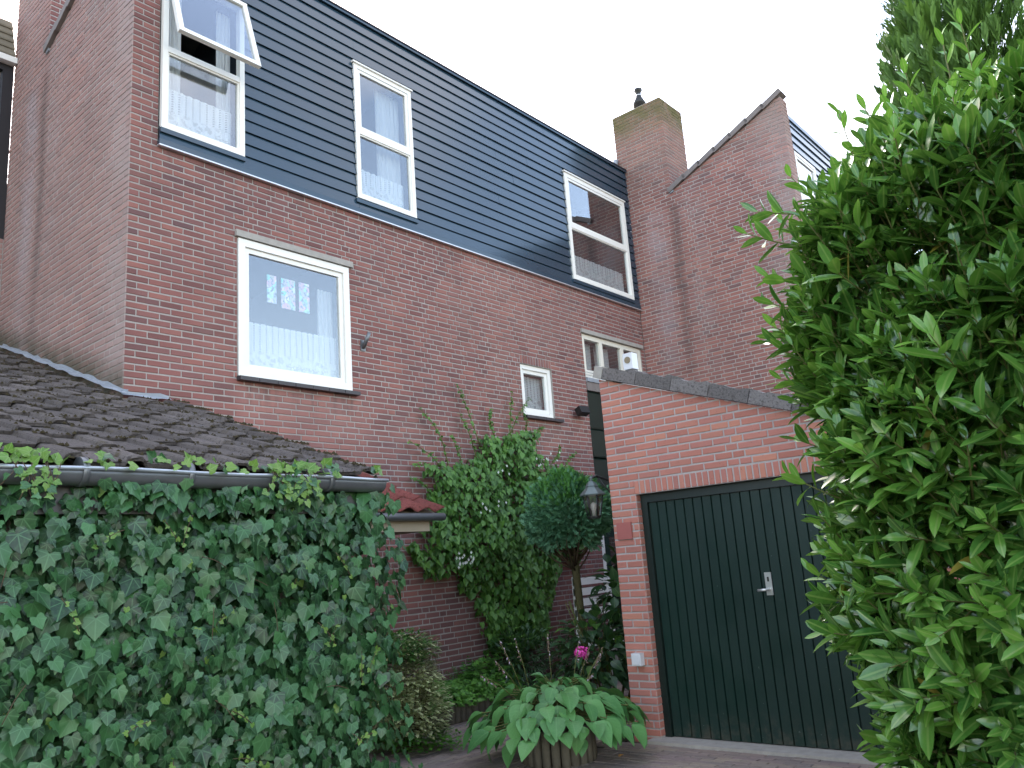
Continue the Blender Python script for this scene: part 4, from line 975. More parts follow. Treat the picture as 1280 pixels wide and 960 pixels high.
for row in range(18):
    for colm in range(17):
        x = 3.50-TW*(colm+1)-(0.0)
        y0 = E0+sdir*(row*TP)
        if y0.y > FY-0.16 and x+TW > GX+0.03: continue
        if y0.y > LY-0.25: continue
        M = Matrix(((1, 0, 0, x), (0, sdir.y, snrm.y, y0.y), (0, sdir.z, snrm.z, y0.z), (0, 0, 0, 1)))
        M = M @ Matrix.Rotation(mr.uniform(-0.016, 0.016), 4, 'Z') @ Matrix.Rotation(mr.uniform(-0.012, 0.012), 4, 'X') @ Matrix.Translation((mr.uniform(-0.005, 0.005), mr.uniform(-0.012, 0.012), mr.uniform(0, 0.005)))
        link('roof_tile', tiles[mr.randrange(7)], shed, None, M); nt_ += 1
        if x > 0.6:
            edge = 1.0 if colm == 0 else 0.0
            nz = mn.noise(Vector((x*1.7, y0.y*1.7, 3)))
            for k in range(int(16+34*max(0, nz+0.35)+26*edge)):
                fx_ = mr.choice([mr.uniform(0.0, 0.04), mr.uniform(0.16, 0.2), mr.uniform(0, 0.3), mr.uniform(0, 0.3)]) if not edge else mr.choice([mr.uniform(0.2, 0.315), mr.uniform(0, 0.315)])
                uy = mr.choice([mr.uniform(-0.01, 0.02), mr.uniform(-0.035, -0.008), mr.uniform(0, 0.3)]) if not edge else mr.uniform(-0.02, 0.33)
                hz = 0.042-0.03*max(0, uy)/0.345 + (0.038 if 0.19 < fx_ < 0.28 else 0.0)
                if uy < -0.004: hz = 0.012 + (0.038 if 0.19 < fx_ < 0.28 else 0)
                blob(moss, y0+Vector((x+fx_, 0, 0))+sdir*uy+snrm*hz, mr.uniform(0.005, 0.015)*(1.3 if edge else 1), mr)
tag(moss.build('moss', M_MOSS, shed), kind='stuff')
# lead flashing along the gable and round the corner
def flashing(pts_up, out, n):
    q = MB(); rr = random.Random(3); v = []; m_ = len(pts_up)
    for i, p in enumerate(pts_up):
        jj = rr.uniform(-0.012, 0.014)
        v += [p+snrm*(0.085+rr.uniform(-0.008, 0.012)), p+snrm*0.062+out*0.004, p+snrm*(0.055+rr.uniform(0, 0.012))+out*0.02, p+snrm*(0.050+rr.uniform(-0.004, 0.012))+out*(0.055+jj*1.6)]
    f = []
    for i in range(m_-1):
        for k in range(3): a = i*4+k; f.append((a, a+1, a+5, a+4))
    q.add(v, f, 0, False); return q.build('lead_flashing', LEAD, shed)
fp = [Vector((GX-0.008, FY-0.1+i*0.1, 0)) for i in range(31)]
for p in fp: p.z = E0.z+(p.y-E0.y)*SL
flashing(fp, Vector((-1, 0, 0)), 0)
fp = [Vector((GX-0.03+i*0.085, FY-0.006, E0.z+(FY-0.006-E0.y)*SL-0.02)) for i in range(6)]
flashing(fp, (Vector((0, -1, 0))-Vector((0, 0, SL))).normalized(), 0)
# gutter
q = MB(); gx0, gx1, gy, gz, gr = -3.0, 3.53, 4.095, 2.098, 0.062; v = []
for x in (gx0, gx1):
    for k in range(11):
        a = math.pi+math.pi*k/10; v.append((x, gy+gr*math.cos(a), gz+gr*1.15*math.sin(a)))
    for k in range(11):
        a = 2*math.pi-math.pi*k/10; v.append((x, gy+(gr-0.004)*math.cos(a), gz+(gr-0.004)*1.15*math.sin(a)))
f = [(i, (i+1) % 22, 22+(i+1) % 22, 22+i) for i in range(22)]; q.add(v, f, 0, True); q.add([v[i] for i in range(22, 33)]+[(gx1, gy, gz)], [tuple(range(12))]); gut = q.build('gutter', ZINC, shed)
q = MB(); pts = [(gx0+(gx1+0.01-gx0)*i/40, gy-gr-0.002, gz+0.004+0.004*math.sin(i*0.9)) for i in range(41)]; q.tube(pts, 0.0105, 8); q.build('rim', ZINCRIM, gut)
for x in (0.7, 1.67, 2.20, 3.1):
    q = MB(); q.tube([(x-0.016, gy, gz-0.004), (x+0.016, gy, gz-0.004)], gr+0.010, 18); 
    o = q.build('gutter_band', ZINC, gut)
q = MB(); q.box(-3, 3.46, 4.16, 4.18, 1.9, 2.10); q.build('fascia', GREYPL, shed)

# ------------------------------------------------------------------ red tiled canopy
CS = 0.41; can = empty('porch_canopy', (4.6, 6.2, 2.0), 'small lean-to canopy of bright red pantiles behind the ivy wall corner', 'canopy')
cd = Vector((0, math.cos(math.atan(CS)), math.sin(math.atan(CS)))); cn = Vector((0, -cd.z, cd.y)); CE = Vector((0, 5.56, 2.04))
rt_ = None
def pantile():
    q = MB(); n = 9; v = []; L = 0.40
    for (yy, lift) in ((0, 0.03), (L, 0.008)):
        for i in range(n): x = 0.22*i/(n-1); v.append(Vector((x, yy, lift+0.020*math.cos(2*math.pi*(i/(n-1)))*1.0+0.016)))
    for i in range(n): x = 0.22*i/(n-1); v.append(Vector((x, 0.002, 0.03+0.020*math.cos(2*math.pi*(i/(n-1)))+0.001)))
    f = [(i, i+1, i+1+n, i+n) for i in range(n-1)]+[(2*n+i, 2*n+i+1, i+1, i) for i in range(n-1)]
    q.add(v, f, 0, True); return q.mesh('pantile')
pt = pantile(); pt.materials.append(M_RED)
for row in range(4):
    for c_ in range(9):
        o_ = CE+cd*(row*0.35-0.03); x = 5.52-0.22*(c_+1)
        link('pantile', pt, can, None, Matrix(((1, 0, 0, x), (0, cd.y, cn.y, o_.y), (0, cd.z, cn.z, o_.z), (0, 0, 0, 1))))
q = MB(); q.prism([(3.6, 5.58, 2.03), (3.6, 6.86, 2.03+1.28*CS), (3.6, 6.86, 1.97+1.28*CS), (3.6, 5.58, 1.97)], (1.88, 0, 0)); q.build('deck', BEIGE, can)
q = MB(); q.box(3.6, 5.40, 5.60, 5.63, 1.87, 1.968); q.build('fascia', BEIGE, can)
q = MB(); q.tube([(3.6, 5.53, 1.995), (5.52, 5.53, 1.995)], 0.036, 14); q.build('gutter', ZINC, can)
q = MB(); q.prism([(5.36, 5.66, 1.87), (5.36, 6.86, 1.87), (5.36, 6.86, 2.4), (5.36, 5.66, 1.96)], (0.03, 0, 0)); q.build('cheek', BEIGE, can)

# ------------------------------------------------------------------ timber edging, bench
te = empty('timber_edging', (6.5, 6.26, 0), 'low edging of upright grey timber stakes along the flower bed', 'edging')
rr = random.Random(9); x = 4.6
while x < 9.2:
    wd = rr.uniform(0.075, 0.095); h = 0.19+rr.uniform(-0.012, 0.012); q = MB(); q.lathe((x+wd/2, 6.255+rr.uniform(-0.006, 0.006), -0.03), [(wd/2-0.001, 0), (wd/2-0.001, h), (wd/2-0.012, h+0.03)], 8); q.build('stake', WOODW, te); x += wd
bn = empty('garden_bench', (8.95, 6.3, 0), 'white slatted garden bench half hidden behind the dark shrub leaves', 'bench')
for k in range(4):
    q = MB(); q.box(8.68, 9.5, 6.42, 6.45, 0.80+k*0.13, 0.89+k*0.13); q.build('back_slat', WHITE, bn)
for k in range(3):
    q = MB(); q.box(8.68, 9.5, 6.0+k*0.13, 6.1+k*0.13, 0.46, 0.485); q.build('seat_slat', WHITE, bn)
for x in (8.68, 9.42):
    q = MB(); q.box(x, x+0.05, 6.40, 6.46, 0, 1.30); q.build('leg', WHITE, bn); q = MB(); q.box(x, x+0.05, 6.0, 6.05, 0, 0.455); q.build('leg', WHITE, bn)

# ------------------------------------------------------------------ foliage machinery
def proto(v, f, uv):
    return (np.array(v, float), f, np.array(uv, float))
def blade(widths, fold=0.25, curl=0.3, twist=0.0):
    """leaf of length 1 along +y; widths: half width at even stations, both ends included"""
    n = len(widths)-1; v, uv, f = [], [], []
    for i, w_ in enumerate(widths):
        t = i/n; z = -curl*t*t; tw = twist*t
        for s_ in (-1, 0, 1):
            if w_ == 0 and s_ != 0: continue
            v.append((s_*w_, t, z+abs(s_)*w_*fold)); uv.append((s_*w_, t))
    idx = 0; rows = []
    for w_ in widths:
        if w_ == 0: rows.append([idx]); idx += 1
        else: rows.append([idx, idx+1, idx+2]); idx += 3
    for a, b in zip(rows, rows[1:]):
        if len(a) == 1 and len(b) == 3: f += [(a[0], b[1], b[0]), (a[0], b[2], b[1])]
        elif len(a) == 3 and len(b) == 1: f += [(a[0], a[1], b[0]), (a[1], a[2], b[0])]
        else: f += [(a[0], a[1], b[1], b[0]), (a[1], a[2], b[2], b[1])]
    return proto(v, f, uv)
def lobed(pts, droop=0.25, cup=0.15, rr=None):
    """fan leaf about the stalk joint at the origin; pts right half from base to tip (mirrored)"""
    full = pts+[(-x, y) for x, y in pts[::-1][1:]] if pts[-1][0] == 0 else pts+[(-x, y) for x, y in pts[::-1]]
    v = [(0, 0, 0)]; uv = [(0, 0)]
    for x, y in full:
        r = math.hypot(x, y); jx = 0 if rr is None else rr.uniform(-0.02, 0.02)
        v.append((x+jx, y+jx, cup*abs(x)*0.5-droop*r*r)); uv.append((x, y))
    n = len(full); f = [(0, i+1, i) for i in range(1, n)]
    return proto(v, f, uv)
class Foliage:
    def __init__(s, owner, name='leaf', stuff='foliage'): s.owner, s.name, s.stuff = owner, name, stuff; s.P = []; s.M = []; s.inst = []
    def kind(s, p): s.P.append(p); return len(s.P)-1
    def mat(s, m):
        if m not in s.M: s.M.append(m)
        return s.M.index(m)
    def add(s, k, m, c, tip, nrm, size, w=1.0, sx=1.0):
        """tip: direction of leaf axis, nrm: side the upper face looks to"""
        y = Vector(tip).normalized(); z = Vector(nrm)-y*y.dot(Vector(nrm))
        if z.length < 1e-4: z = y.orthogonal()
        z.normalize(); x = y.cross(z)
        s.inst.append((k, m, (c[0], c[1], c[2]), (x.x*size*sx, y.x*size, z.x*size, x.y*size*sx, y.y*size, z.y*size, x.z*size*sx, y.z*size, z.z*size), w, size))
    def finish(s, limit=300, px_min=0):
        n = len(s.inst)
        if not n: return
        K = np.array([i[0] for i in s.inst]); MI = np.array([i[1] for i in s.inst]); C = np.array([i[2] for i in s.inst])
        R = np.array([i[3] for i in s.inst]).reshape(n, 3, 3); W = np.array([i[4] for i in s.inst]); S = np.array([i[5] for i in s.inst])
        q = cam_px_many(C+R[:, :, 1]*0.5); vis = (q[:, 0] > 4) & (q[:, 0] < 1276) & (q[:, 1] > 4) & (q[:, 1] < 956)
        facing = np.abs(np.einsum('ij,ij->i', R[:, :, 2]/S[:, None], (C-[0, 0, CAM_H])/np.linalg.norm(C-[0, 0, CAM_H], axis=1)[:, None]))
        sc = np.where(vis, S/q[:, 2]*W*(0.4+facing), -1); order = np.argsort(-sc); pick = [int(i) for i in order[:limit] if sc[i] > 0 and S[i]/q[i, 2]*F_PX >= px_min]
        cache = {}
        for i in pick:
            key = (K[i], MI[i])
            if key not in cache:
                v, f, uv = s.P[K[i]]; me = bpy.data.meshes.new(s.name); me.from_pydata([tuple(a) for a in v], [], f)
                ul = me.uv_layers.new(name='UVMap'); ul.data.foreach_set('uv', [c for fc in f for a in fc for c in uv[a]])
                me.polygons.foreach_set('use_smooth', [True]*len(f)); me.materials.append(s.M[MI[i]]); me.update(); cache[key] = me
            M = Matrix([[*R[i][r], C[i][r]] for r in range(3)]+[[0, 0, 0, 1]]); link(s.name, cache[key], s.owner, None, M)
        rest = np.ones(n, bool); rest[pick] = False
        V, LV, LT, UV, MM, RR = [], [], [], [], [], []; off = 0
        for k, (v, f, uv) in enumerate(s.P):
            ids = np.where(rest & (K == k))[0]
            if not len(ids): continue
            m = len(ids); vv = np.einsum('nij,vj->nvi', R[ids], v)+C[ids][:, None, :]; V.append(vv.reshape(-1, 3))
            flat = np.array([a for fc in f for a in fc]); lt = np.array([len(fc) for fc in f])
            LV.append((flat[None, :]+(np.arange(m)*len(v))[:, None]+off).ravel()); LT.append(np.tile(lt, m)); UV.append(np.tile(uv[flat], (m, 1)))
            MM.append(np.repeat(MI[ids], len(f))); RR.append(np.repeat(RNG.random(m), len(f))); off += m*len(v)
        if not V: return
        V = np.concatenate(V); LV = np.concatenate(LV); LT = np.concatenate(LT); UV = np.concatenate(UV); MM = np.concatenate(MM); RR = np.concatenate(RR)
        me = bpy.data.meshes.new(s.stuff); me.vertices.add(len(V)); me.vertices.foreach_set('co', V.ravel().astype(np.float32))
        me.loops.add(len(LV)); me.loops.foreach_set('vertex_index', LV.astype(np.int32)); me.polygons.add(len(LT))
        me.polygons.foreach_set('loop_start', np.concatenate([[0], np.cumsum(LT)[:-1]]).astype(np.int32)); me.polygons.foreach_set('loop_total', LT.astype(np.int32))
        for m in s.M: me.materials.append(m)
        me.polygons.foreach_set('material_index', MM.astype(np.int32)); me.polygons.foreach_set('use_smooth', np.ones(len(LT), bool))
        me.update(calc_edges=True); ul = me.uv_layers.new(name='UVMap'); ul.data.foreach_set('uv', UV.ravel().astype(np.float32))
        at = me.attributes.new('rnd', 'FLOAT', 'FACE'); at.data.foreach_set('value', RR.astype(np.float32))
        tag(link(s.stuff, me, s.owner), kind='stuff')
U_ = random.uniform
def rdir(): 
    a = U_(0, 2*math.pi); z = U_(-1, 1); r = math.sqrt(1-z*z); return Vector((r*math.cos(a), r*math.sin(a), z))
def jit(v, a): return (Vector(v)+rdir()*a).normalized()

# ivy
ivy = empty('ivy', (2.5, 4.3, 0), 'dense dark green ivy covering the whole shed wall below the gutter', 'ivy')
IV = Foliage(ivy); ri = random.Random(4)
ik = [IV.kind(lobed([(0.12, -0.10), (0.32, -0.16), (0.42, 0.0), (0.40, 0.14), (0.47, 0.30), (0.33, 0.40), (0.22, 0.54), (0.0, 0.78)], d, c, ri)) for d, c in ((0.22, 0.3), (0.32, -0.1), (0.15, 0.5))]
ik += [IV.kind(lobed([(0.08, -0.08), (0.28, -0.16), (0.40, 0.05), (0.34, 0.18), (0.38, 0.34), (0.20, 0.44), (0.12, 0.6), (0.0, 0.82)], 0.3, 0.2, ri)), IV.kind(lobed([(0.12, -0.12), (0.34, -0.16), (0.48, 0.06), (0.30, 0.20), (0.36, 0.42), (0.17, 0.42), (0.0, 0.74)], 0.4, 0.1, ri))]
im, iy = IV.mat(L_IVY), IV.mat(L_IVYY)
def ivy_front(x, z):
    b = mn.noise(Vector((x*2.1, z*2.1, 0)))*0.08+mn.noise(Vector((x*5.5, z*5.5, 4)))*0.075
    top = 0.02 if z > 1.9 else 0.0
    return 4.06-b+top
for n_ in range(6600):
    x = U_(0.3, 3.66); z = U_(0.0, 2.06) if n_ % 12 else U_(1.93, 2.07)
    big = mn.noise(Vector((x*1.3, z*1.3, 9)))
    if x < 1.15 and random.random() < 0.45: continue
    dp = random.random()**1.1*0.27
    if x > 3.45: xx = 3.45+(x-3.45)*(1+0.35*mn.noise(Vector((z*4, 1, 2)))); x = xx+0.05*math.sin(z*5.1)
    y = ivy_front(x, z)+dp
    s_ = random.choice((U_(0.05, 0.085), U_(0.065, 0.12)))*(1.06+0.2*big)*(0.85 if z < 0.7 else 1)
    y -= 0.03
    nrm = Vector((U_(-0.8, 0.6), -1, U_(-0.1, 1.9))); tip = Vector((U_(-0.8, 0.8), U_(-0.5, 0.1), -1))
    if x > 3.5: nrm.x += 0.5; tip.x += 0.4
    young = random.random() < 0.012+0.9*max(0, mn.noise(Vector((x*4.5, z*4.5, 20)))-0.36)
    IV.add(random.choice(ik), iy if young else im, (x, y, z), tip, nrm, s_*(0.6 if young else 1), 1.0-dp*3)
for n_ in range(2600):   # shaded leaves close to the wall
    x, z = U_(1.1, 3.5), U_(0.0, 2.03); IV.add(random.choice(ik), im, (x, U_(4.2, 4.30), z), (U_(-1, 1), -0.1, -1), (U_(-0.4, 0.4), -1, U_(0, 0.6)), U_(0.07, 0.11), 0.1)
# young ivy sprigs hanging over the gutter and creeping on the tiles
cl = [(1.36, 9), (1.48, 8), (1.56, 4), (1.72, 5), (1.80, 4), (1.97, 2), (2.12, 3), (2.20, 4), (2.27, 2), (2.36, 3), (2.55, 3), (2.66, 7), (2.76, 10), (2.86, 9), (2.95, 7), (3.06, 6), (3.15, 3), (3.46, 4)]
sm = MB()
for cx, k in cl:
    for i in range(k):
        x = cx+U_(-0.06, 0.06); y = 4.02+U_(-0.03, 0.10); z = 2.125+U_(0.0, 0.05)+0.3*(y-4.05)
        IV.add(random.choice(ik), iy if random.random() < 0.75 else im, (x, y, z), (U_(-1, 1), U_(-0.8, 0.2), U_(-0.3, 0.7)), (U_(-0.5, 0.3), -1, U_(0.2, 1.0)), U_(0.045, 0.08), 1.0)
    if k > 6:
        for i in range(4):
            a = Vector((cx+U_(-0.1, 0.1), 4.01, 2.12)); b = a+Vector((U_(-0.08, 0.08), -0.02, -U_(0.08, 0.18))); sm.tube([a, (a+b)/2+Vector((0.01, -0.01, 0)), b], 0.0022, 4)
            for t in (0.3, 0.65, 1.0): IV.add(random.choice(ik), iy if random.random() < 0.7 else im, a.lerp(b, t)+Vector((U_(-0.02, 0.02), -0.01, 0)), (U_(-1, 1), -0.2, U_(-1, 0.1)), (U_(-0.4, 0.2), -1, 0.4), U_(0.04, 0.06), 1.0)
for i in range(34):
    x, z = U_(1.2, 3.5), U_(0.55, 1.9); y = ivy_front(x, z)-0.05; p = [Vector((x, y+0.03, z))]
    d = Vector((U_(-1, 1), 0, U_(-1, 0.3))).normalized()
    for k in range(4): p.append(p[-1]+d*0.035+Vector((0, U_(-0.012, 0.004), -0.006*k)))
    sm.tube(p, 0.0022, 4)
    if i % 2:
        for k in (1, 2, 3, 4): IV.add(random.choice(ik), iy, p[k], (U_(-1, 1), -0.1, U_(-1, 0.4)), (U_(-0.3, 0.3), -1, 0.4), U_(0.025, 0.045), 0.6)
tag(sm.build('stem', M_DEADW, ivy), kind='stuff')
IV.finish()

# climbing hydrangea on the house wall
poly_c = [(6.50, 2.73), (6.96, 2.70), (7.38, 2.82), (7.51, 3.09), (7.95, 3.20), (8.39, 3.10), (8.72, 2.78), (9.33, 2.58), (9.45, 2.14), (9.36, 1.60), (8.75, 1.53), (8.47, 0.94), (8.42, 0.56), (7.63, 0.38), (7.17, 0.70), (7.09, 0.97), (7.29, 1.22), (6.65, 1.40), (6.36, 1.63), (6.30, 1.93), (6.56, 2.15)]
def inside(x, z, P):
    c = False; n = len(P)
    for i in range(n):
        (x1, z1), (x2, z2) = P[i], P[(i+1) % n]
        if (z1 > z) != (z2 > z) and x < (x2-x1)*(z-z1)/(z2-z1)+x1: c = not c
    return c
def edge_d(x, z, P):
    best = 9
    for i in range(len(P)):
        (x1, z1), (x2, z2) = P[i], P[(i+1) % len(P)]; dx_, dz_ = x2-x1, z2-z1
        t = max(0, min(1, ((x-x1)*dx_+(z-z1)*dz_)/(dx_*dx_+dz_*dz_))); best = min(best, math.hypot(x-x1-t*dx_, z-z1-t*dz_))
    return best
cli = empty('climbing_hydrangea', (7.9, 6.8, 0), 'green climbing hydrangea with white florets spreading up the brick wall', 'climber')
CH = Foliage(cli)
ck = [CH.kind(lobed([(0.06, -0.04), (0.24, -0.08), (0.36, 0.12), (0.35, 0.32), (0.22, 0.6), (0.10, 0.76), (0.0, 0.92)], d, c, ri)) for d, c in ((0.25, 0.3), (0.4, 0.0), (0.15, 0.5))]
cm = CH.mat(L_HYD)
n_ = 0
while n_ < 6800:
    x, z = U_(6.2, 9.5), U_(0.35, 3.25)
    wob = 0.22*mn.noise(Vector((x*3.3, z*3.3, 7)))+0.08*mn.noise(Vector((x*9, z*9, 2)))
    if not inside(x+wob, z+wob, poly_c): continue
    n_ += 1; e = min(edge_d(x, z, poly_c), 0.45)
    th = 0.06+0.42*math.sqrt(e/0.45)*(0.75+0.5*mn.noise(Vector((x*2.4, z*2.4, 1))))
    lay = random.random()**1.5; y = FY-th*(1-lay*0.8)-0.02-0.05*mn.noise(Vector((x*8, z*8, 3)))
    CH.add(random.choice(ck), cm, (x, y, z), (U_(-0.8, 0.8), U_(-0.8, 0.1), -0.9), (U_(-0.6, 0.5), -0.8, U_(0.1, 1.1)), U_(0.045, 0.10), 1-lay*0.6)
stm = MB(); FL = []
shoots = [((7.5, 3.1), (7.16, 3.74)), ((8.04, 3.13), (8.185, 3.73)), ((8.0, 3.18), (8.555, 3.75)), ((7.44, 2.8), (7.168, 3.37)), ((6.9, 2.67), (6.37, 2.75)), ((6.92, 2.8), (6.505, 3.40)), ((6.9, 2.53), (6.32, 3.02)), ((6.75, 2.34), (6.33, 2.59)), ((8.7, 2.8), (9.14, 3.10)), ((9.0, 2.6), (9.5, 3.06)), ((8.5, 3.05), (8.82, 3.36)), ((7.8, 3.2), (7.75, 3.45)), ((8.3, 3.1), (8.4, 3.5)), ((9.3, 2.4), (9.65, 2.62)), ((7.2, 2.7), (7.0, 3.1))]
for (a, b) in shoots:
    pa, pb = Vector((a[0], FY-0.06, a[1]-0.15)), Vector((b[0], FY-0.05, b[1])); n = 9; pts = []
    sag = U_(-0.10, 0.10)
    for k in range(n+1):
        t = k/n; p = pa.lerp(pb, t)+Vector((sag*math.sin(t*3.1), -0.04*math.sin(t*3.1)+U_(-0.01, 0), -0.12*t*t*abs(pb.x-pa.x)+0.05*math.sin(t*3.1))); pts.append(p)
        for j in range(5 if t > 0.25 else 3):
            CH.add(random.choice(ck), cm, p+rdir()*0.018, jit((U_(-1, 1), -0.5, U_(-1, 0.3)), 0.3), (U_(-0.5, 0.5), -0.7, 0.8), U_(0.03, 0.06)*(1 if t < 0.9 else 0.8), 0.5)
    stm.tube(pts, [0.009*(1-k/(n*1.4)) for k in range(n+1)], 5)
for k in range(9):   # woody stems inside the climber
    x = 7.9+U_(-0.3, 0.3); stm.tube([(x, FY-0.06, 0.0), (x+U_(-0.3, 0.3), FY-0.08, 1.0), (x+U_(-0.8, 0.8), FY-0.07, 2.0), (x+U_(-1.0, 1.0), FY-0.06, 2.7)], [0.02, 0.016, 0.01, 0.005], 6)
tag(stm.build('stem', M_STEM, cli), kind='stuff'); CH.finish()
fl_ = MB()
for (x, z, n) in ((6.60, 1.62, 12), (6.68, 1.55, 8), (7.0, 2.15, 5), (7.35, 2.62, 4), (8.2, 2.72, 5), (8.6, 2.6, 3), (7.3, 2.25, 3), (8.45, 2.85, 3), (7.85, 2.3, 4)):
    for k in range(n):
        c = Vector((x+U_(-0.13, 0.13), FY-0.50+U_(-0.04, 0.06), z+U_(-0.07, 0.07)))
        if z > 2.9: c.y = FY-0.35
        for j in range(4):
            a = j*math.pi/2+U_(-0.2, 0.2); d = Vector((math.cos(a), -0.2, math.sin(a))); pz = Vector((-math.sin(a), 0, math.cos(a)))
            fl_.add([c, c+d*0.011+pz*0.007, c+d*0.018, c+d*0.011-pz*0.007], [(0, 1, 2, 3)])
tag(fl_.build('florets', M_PETAL, cli), kind='stuff')

# cherry laurel in the right foreground
lau = empty('cherry_laurel', (3.85, 0.1, 0), 'tall glossy cherry laurel shrub filling the right foreground', 'shrub')
LA = Foliage(lau)
lw = [0.02, 0.115, 0.158, 0.162, 0.12, 0.0]
lk = [LA.kind(blade(lw, fo, cu)) for fo, cu in ((0.30, 0.16), (0.15, 0.30), (0.45, 0.06), (0.2, -0.08))]
lm, lyo = LA.mat(L_LAUREL), LA.mat(L_LAURELY); lold = LA.mat(leaf_mat('yellowed laurel leaf', (0.22, 0.22, 0.03), (0.34, 0.28, 0.05), 0.4, None, transl=0.25, edge=(0.16, 0.09, 0.03)))
RZ = [(0.0, 0.52), (0.4, 0.58), (0.8, 0.64), (1.2, 0.70), (1.8, 0.73), (2.4, 0.76), (2.7, 0.72), (2.9, 0.58), (3.05, 0.38), (3.18, 0.18), (3.28, 0.05)]
def rz(z):
    for (a, ra), (b, rb) in zip(RZ, RZ[1:]):
        if a <= z <= b: return ra+(rb-ra)*(z-a)/(b-a)
    return 0.05
CX, CYA, CYB = 3.85, 0.58, -0.75
def lau_surf(u, z, depth):
    """u 0..1 round the camera side of the capsule footprint"""
    r = rz(z)*(1+0.22*mn.noise(Vector((u*5, z*1.9, 2)))+0.10*mn.noise(Vector((u*14, z*5, 8))))-depth
    Ls = CYA-CYB; tot = math.pi*0.5*r*1.35+Ls; s_ = u*(math.pi*0.5*r*1.35+Ls)
    if s_ < math.pi*0.5*r*1.35:
        a = 0.35*math.pi*0.5-0 ; ang = (math.pi/2+0.55)-s_/r      # from behind-left to facing the camera
        return Vector((CX-r*math.cos(ang), CYA+r*math.sin(ang), z)), Vector((-math.cos(ang), math.sin(ang), 0))
    return Vector((CX-r, CYA-(s_-math.pi*0.5*r*1.35), z)), Vector((-1, 0, 0))
lst = MB()
def shoot(base, d, L, n, size, young, up=0.0, w=1.0):
    d = d.normalized(); a0 = U_(0, 6.28); side = d.orthogonal().normalized(); side2 = d.cross(side); pts = []
    bend = Vector((U_(-0.2, 0.2), U_(-0.2, 0.2), 0.25+up))
    for k in range(n):
        t = (k+0.6)/n; p = base+d*L*t+bend*L*0.3*t*t; ax = (d+bend*0.6*t).normalized()
        a = a0+k*2.4; rad = side*math.cos(a)+side2*math.sin(a); opn = 1.15-0.65*t
        tip = ax*math.cos(opn)+rad*math.sin(opn)+Vector((0, 0, 0.10 if t > 0.6 else -0.12))
        nr = ax*math.sin(opn)-rad*math.cos(opn)+Vector((0, 0, 0.35))
        s_ = size*(0.72+0.5*math.sin(math.pi*min(1, t*0.85+0.15)))*U_(0.85, 1.15)
        old = random.random() < 0.012 and t < 0.5; LA.add(random.choice(lk), lold if old else (lyo if (young and t > 0.3) else lm), p, tip, nr, s_*(0.85 if old else 1), w, 0.85+U_(0, 0.35))
        pts.append(p)
    lst.tube([base-d*0.10]+pts, [0.0045]+[0.004*(1-0.5*k/n) for k in range(n)], 4)
for i in range(2200):
    u, z = random.random()**0.9, U_(0.12, 3.2); dep = U_(0.0, 0.16)
    p, o = lau_surf(u, z, dep+0.07)
    up = 0.5+1.5*max(0, (z-1.3)/1.8)
    d = o*U_(0.6, 1.0)+Vector((0, 0, up*U_(0.5, 1.3)))+rdir()*0.35
    if z < 1.3: d = o+Vector((0, 0, U_(-0.35, 0.5)))+rdir()*0.4
    shoot(p, d, U_(0.11, 0.22), random.choice((7, 8, 9, 10)), random.choice((U_(0.075, 0.105), U_(0.10, 0.14))), random.random() < (0.25 if z > 2.2 else 0.35), 0.1, 1.0-dep*2)
# tall leaders standing clear of the crown
for (y, z, dz, dy) in ((0.66, 3.36, 0.3, 0.02), (0.80, 3.30, 0.3, 0.04), (0.2, 3.28, 0.26, 0), (0.94, 3.22, 0.34, 0.02), (0.52, 3.35, 0.42, 0.02), (0.42, 3.3, 0.36, 0.0), (0.22, 3.2, 0.3, -0.05), (1.22, 3.0, 0.28, 0.10), (1.06, 3.12, 0.22, 0.08), (0.72, 3.3, 0.26, 0.03), (0.05, 3.1, 0.34, 0), (-0.1, 3.1, 0.3, 0), (0.34, 3.2, 0.3, 0.03)):
    shoot(Vector((3.75+U_(-0.1, 0.1), y, z-0.24)), Vector((U_(-0.15, 0.1), dy*1.5, dz)), dz+0.08, 13, 0.095, True, 0.1)
for k in range(9):
    x, y, z = 3.6+U_(-0.1, 0.1), 1.20+U_(-0.04, 0.06), 1.7+k*0.16; shoot(Vector((x, y, z)), Vector((-0.1, 1, U_(0.3, 0.7))), 0.20, 8, 0.105, k % 3 == 0)
# inner, shaded leaves and limbs
for i in range(9500):
    u, z = random.random(), U_(0.05, 3.1); p, o = lau_surf(u, z, U_(0.12, 0.55)); LA.add(random.choice(lk), lm, p, jit((o.x*0.3, o.y*0.3, -0.4), 0.9), jit(o+Vector((0, 0, 0.6)), 0.5), U_(0.09, 0.13), 0.15)
lst2 = MB()
for k in range(15):
    y = U_(-0.7, 0.6); x = CX+U_(-0.15, 0.15); t = Vector((U_(-0.2, 0.1), U_(-0.15, 0.15), 1)); b = Vector((x, y, -0.02)); lst2.tube([b, b+t*0.8, b+t*1.6+Vector((U_(-0.1, 0.1), 0, 0)), b+t*2.5], [0.022, 0.017, 0.012, 0.005], 7)
tag(lst.build('twigs', M_STEM, lau), kind='stuff'); tag(lst2.build('branches', M_BARK, lau), kind='stuff'); LA.finish()

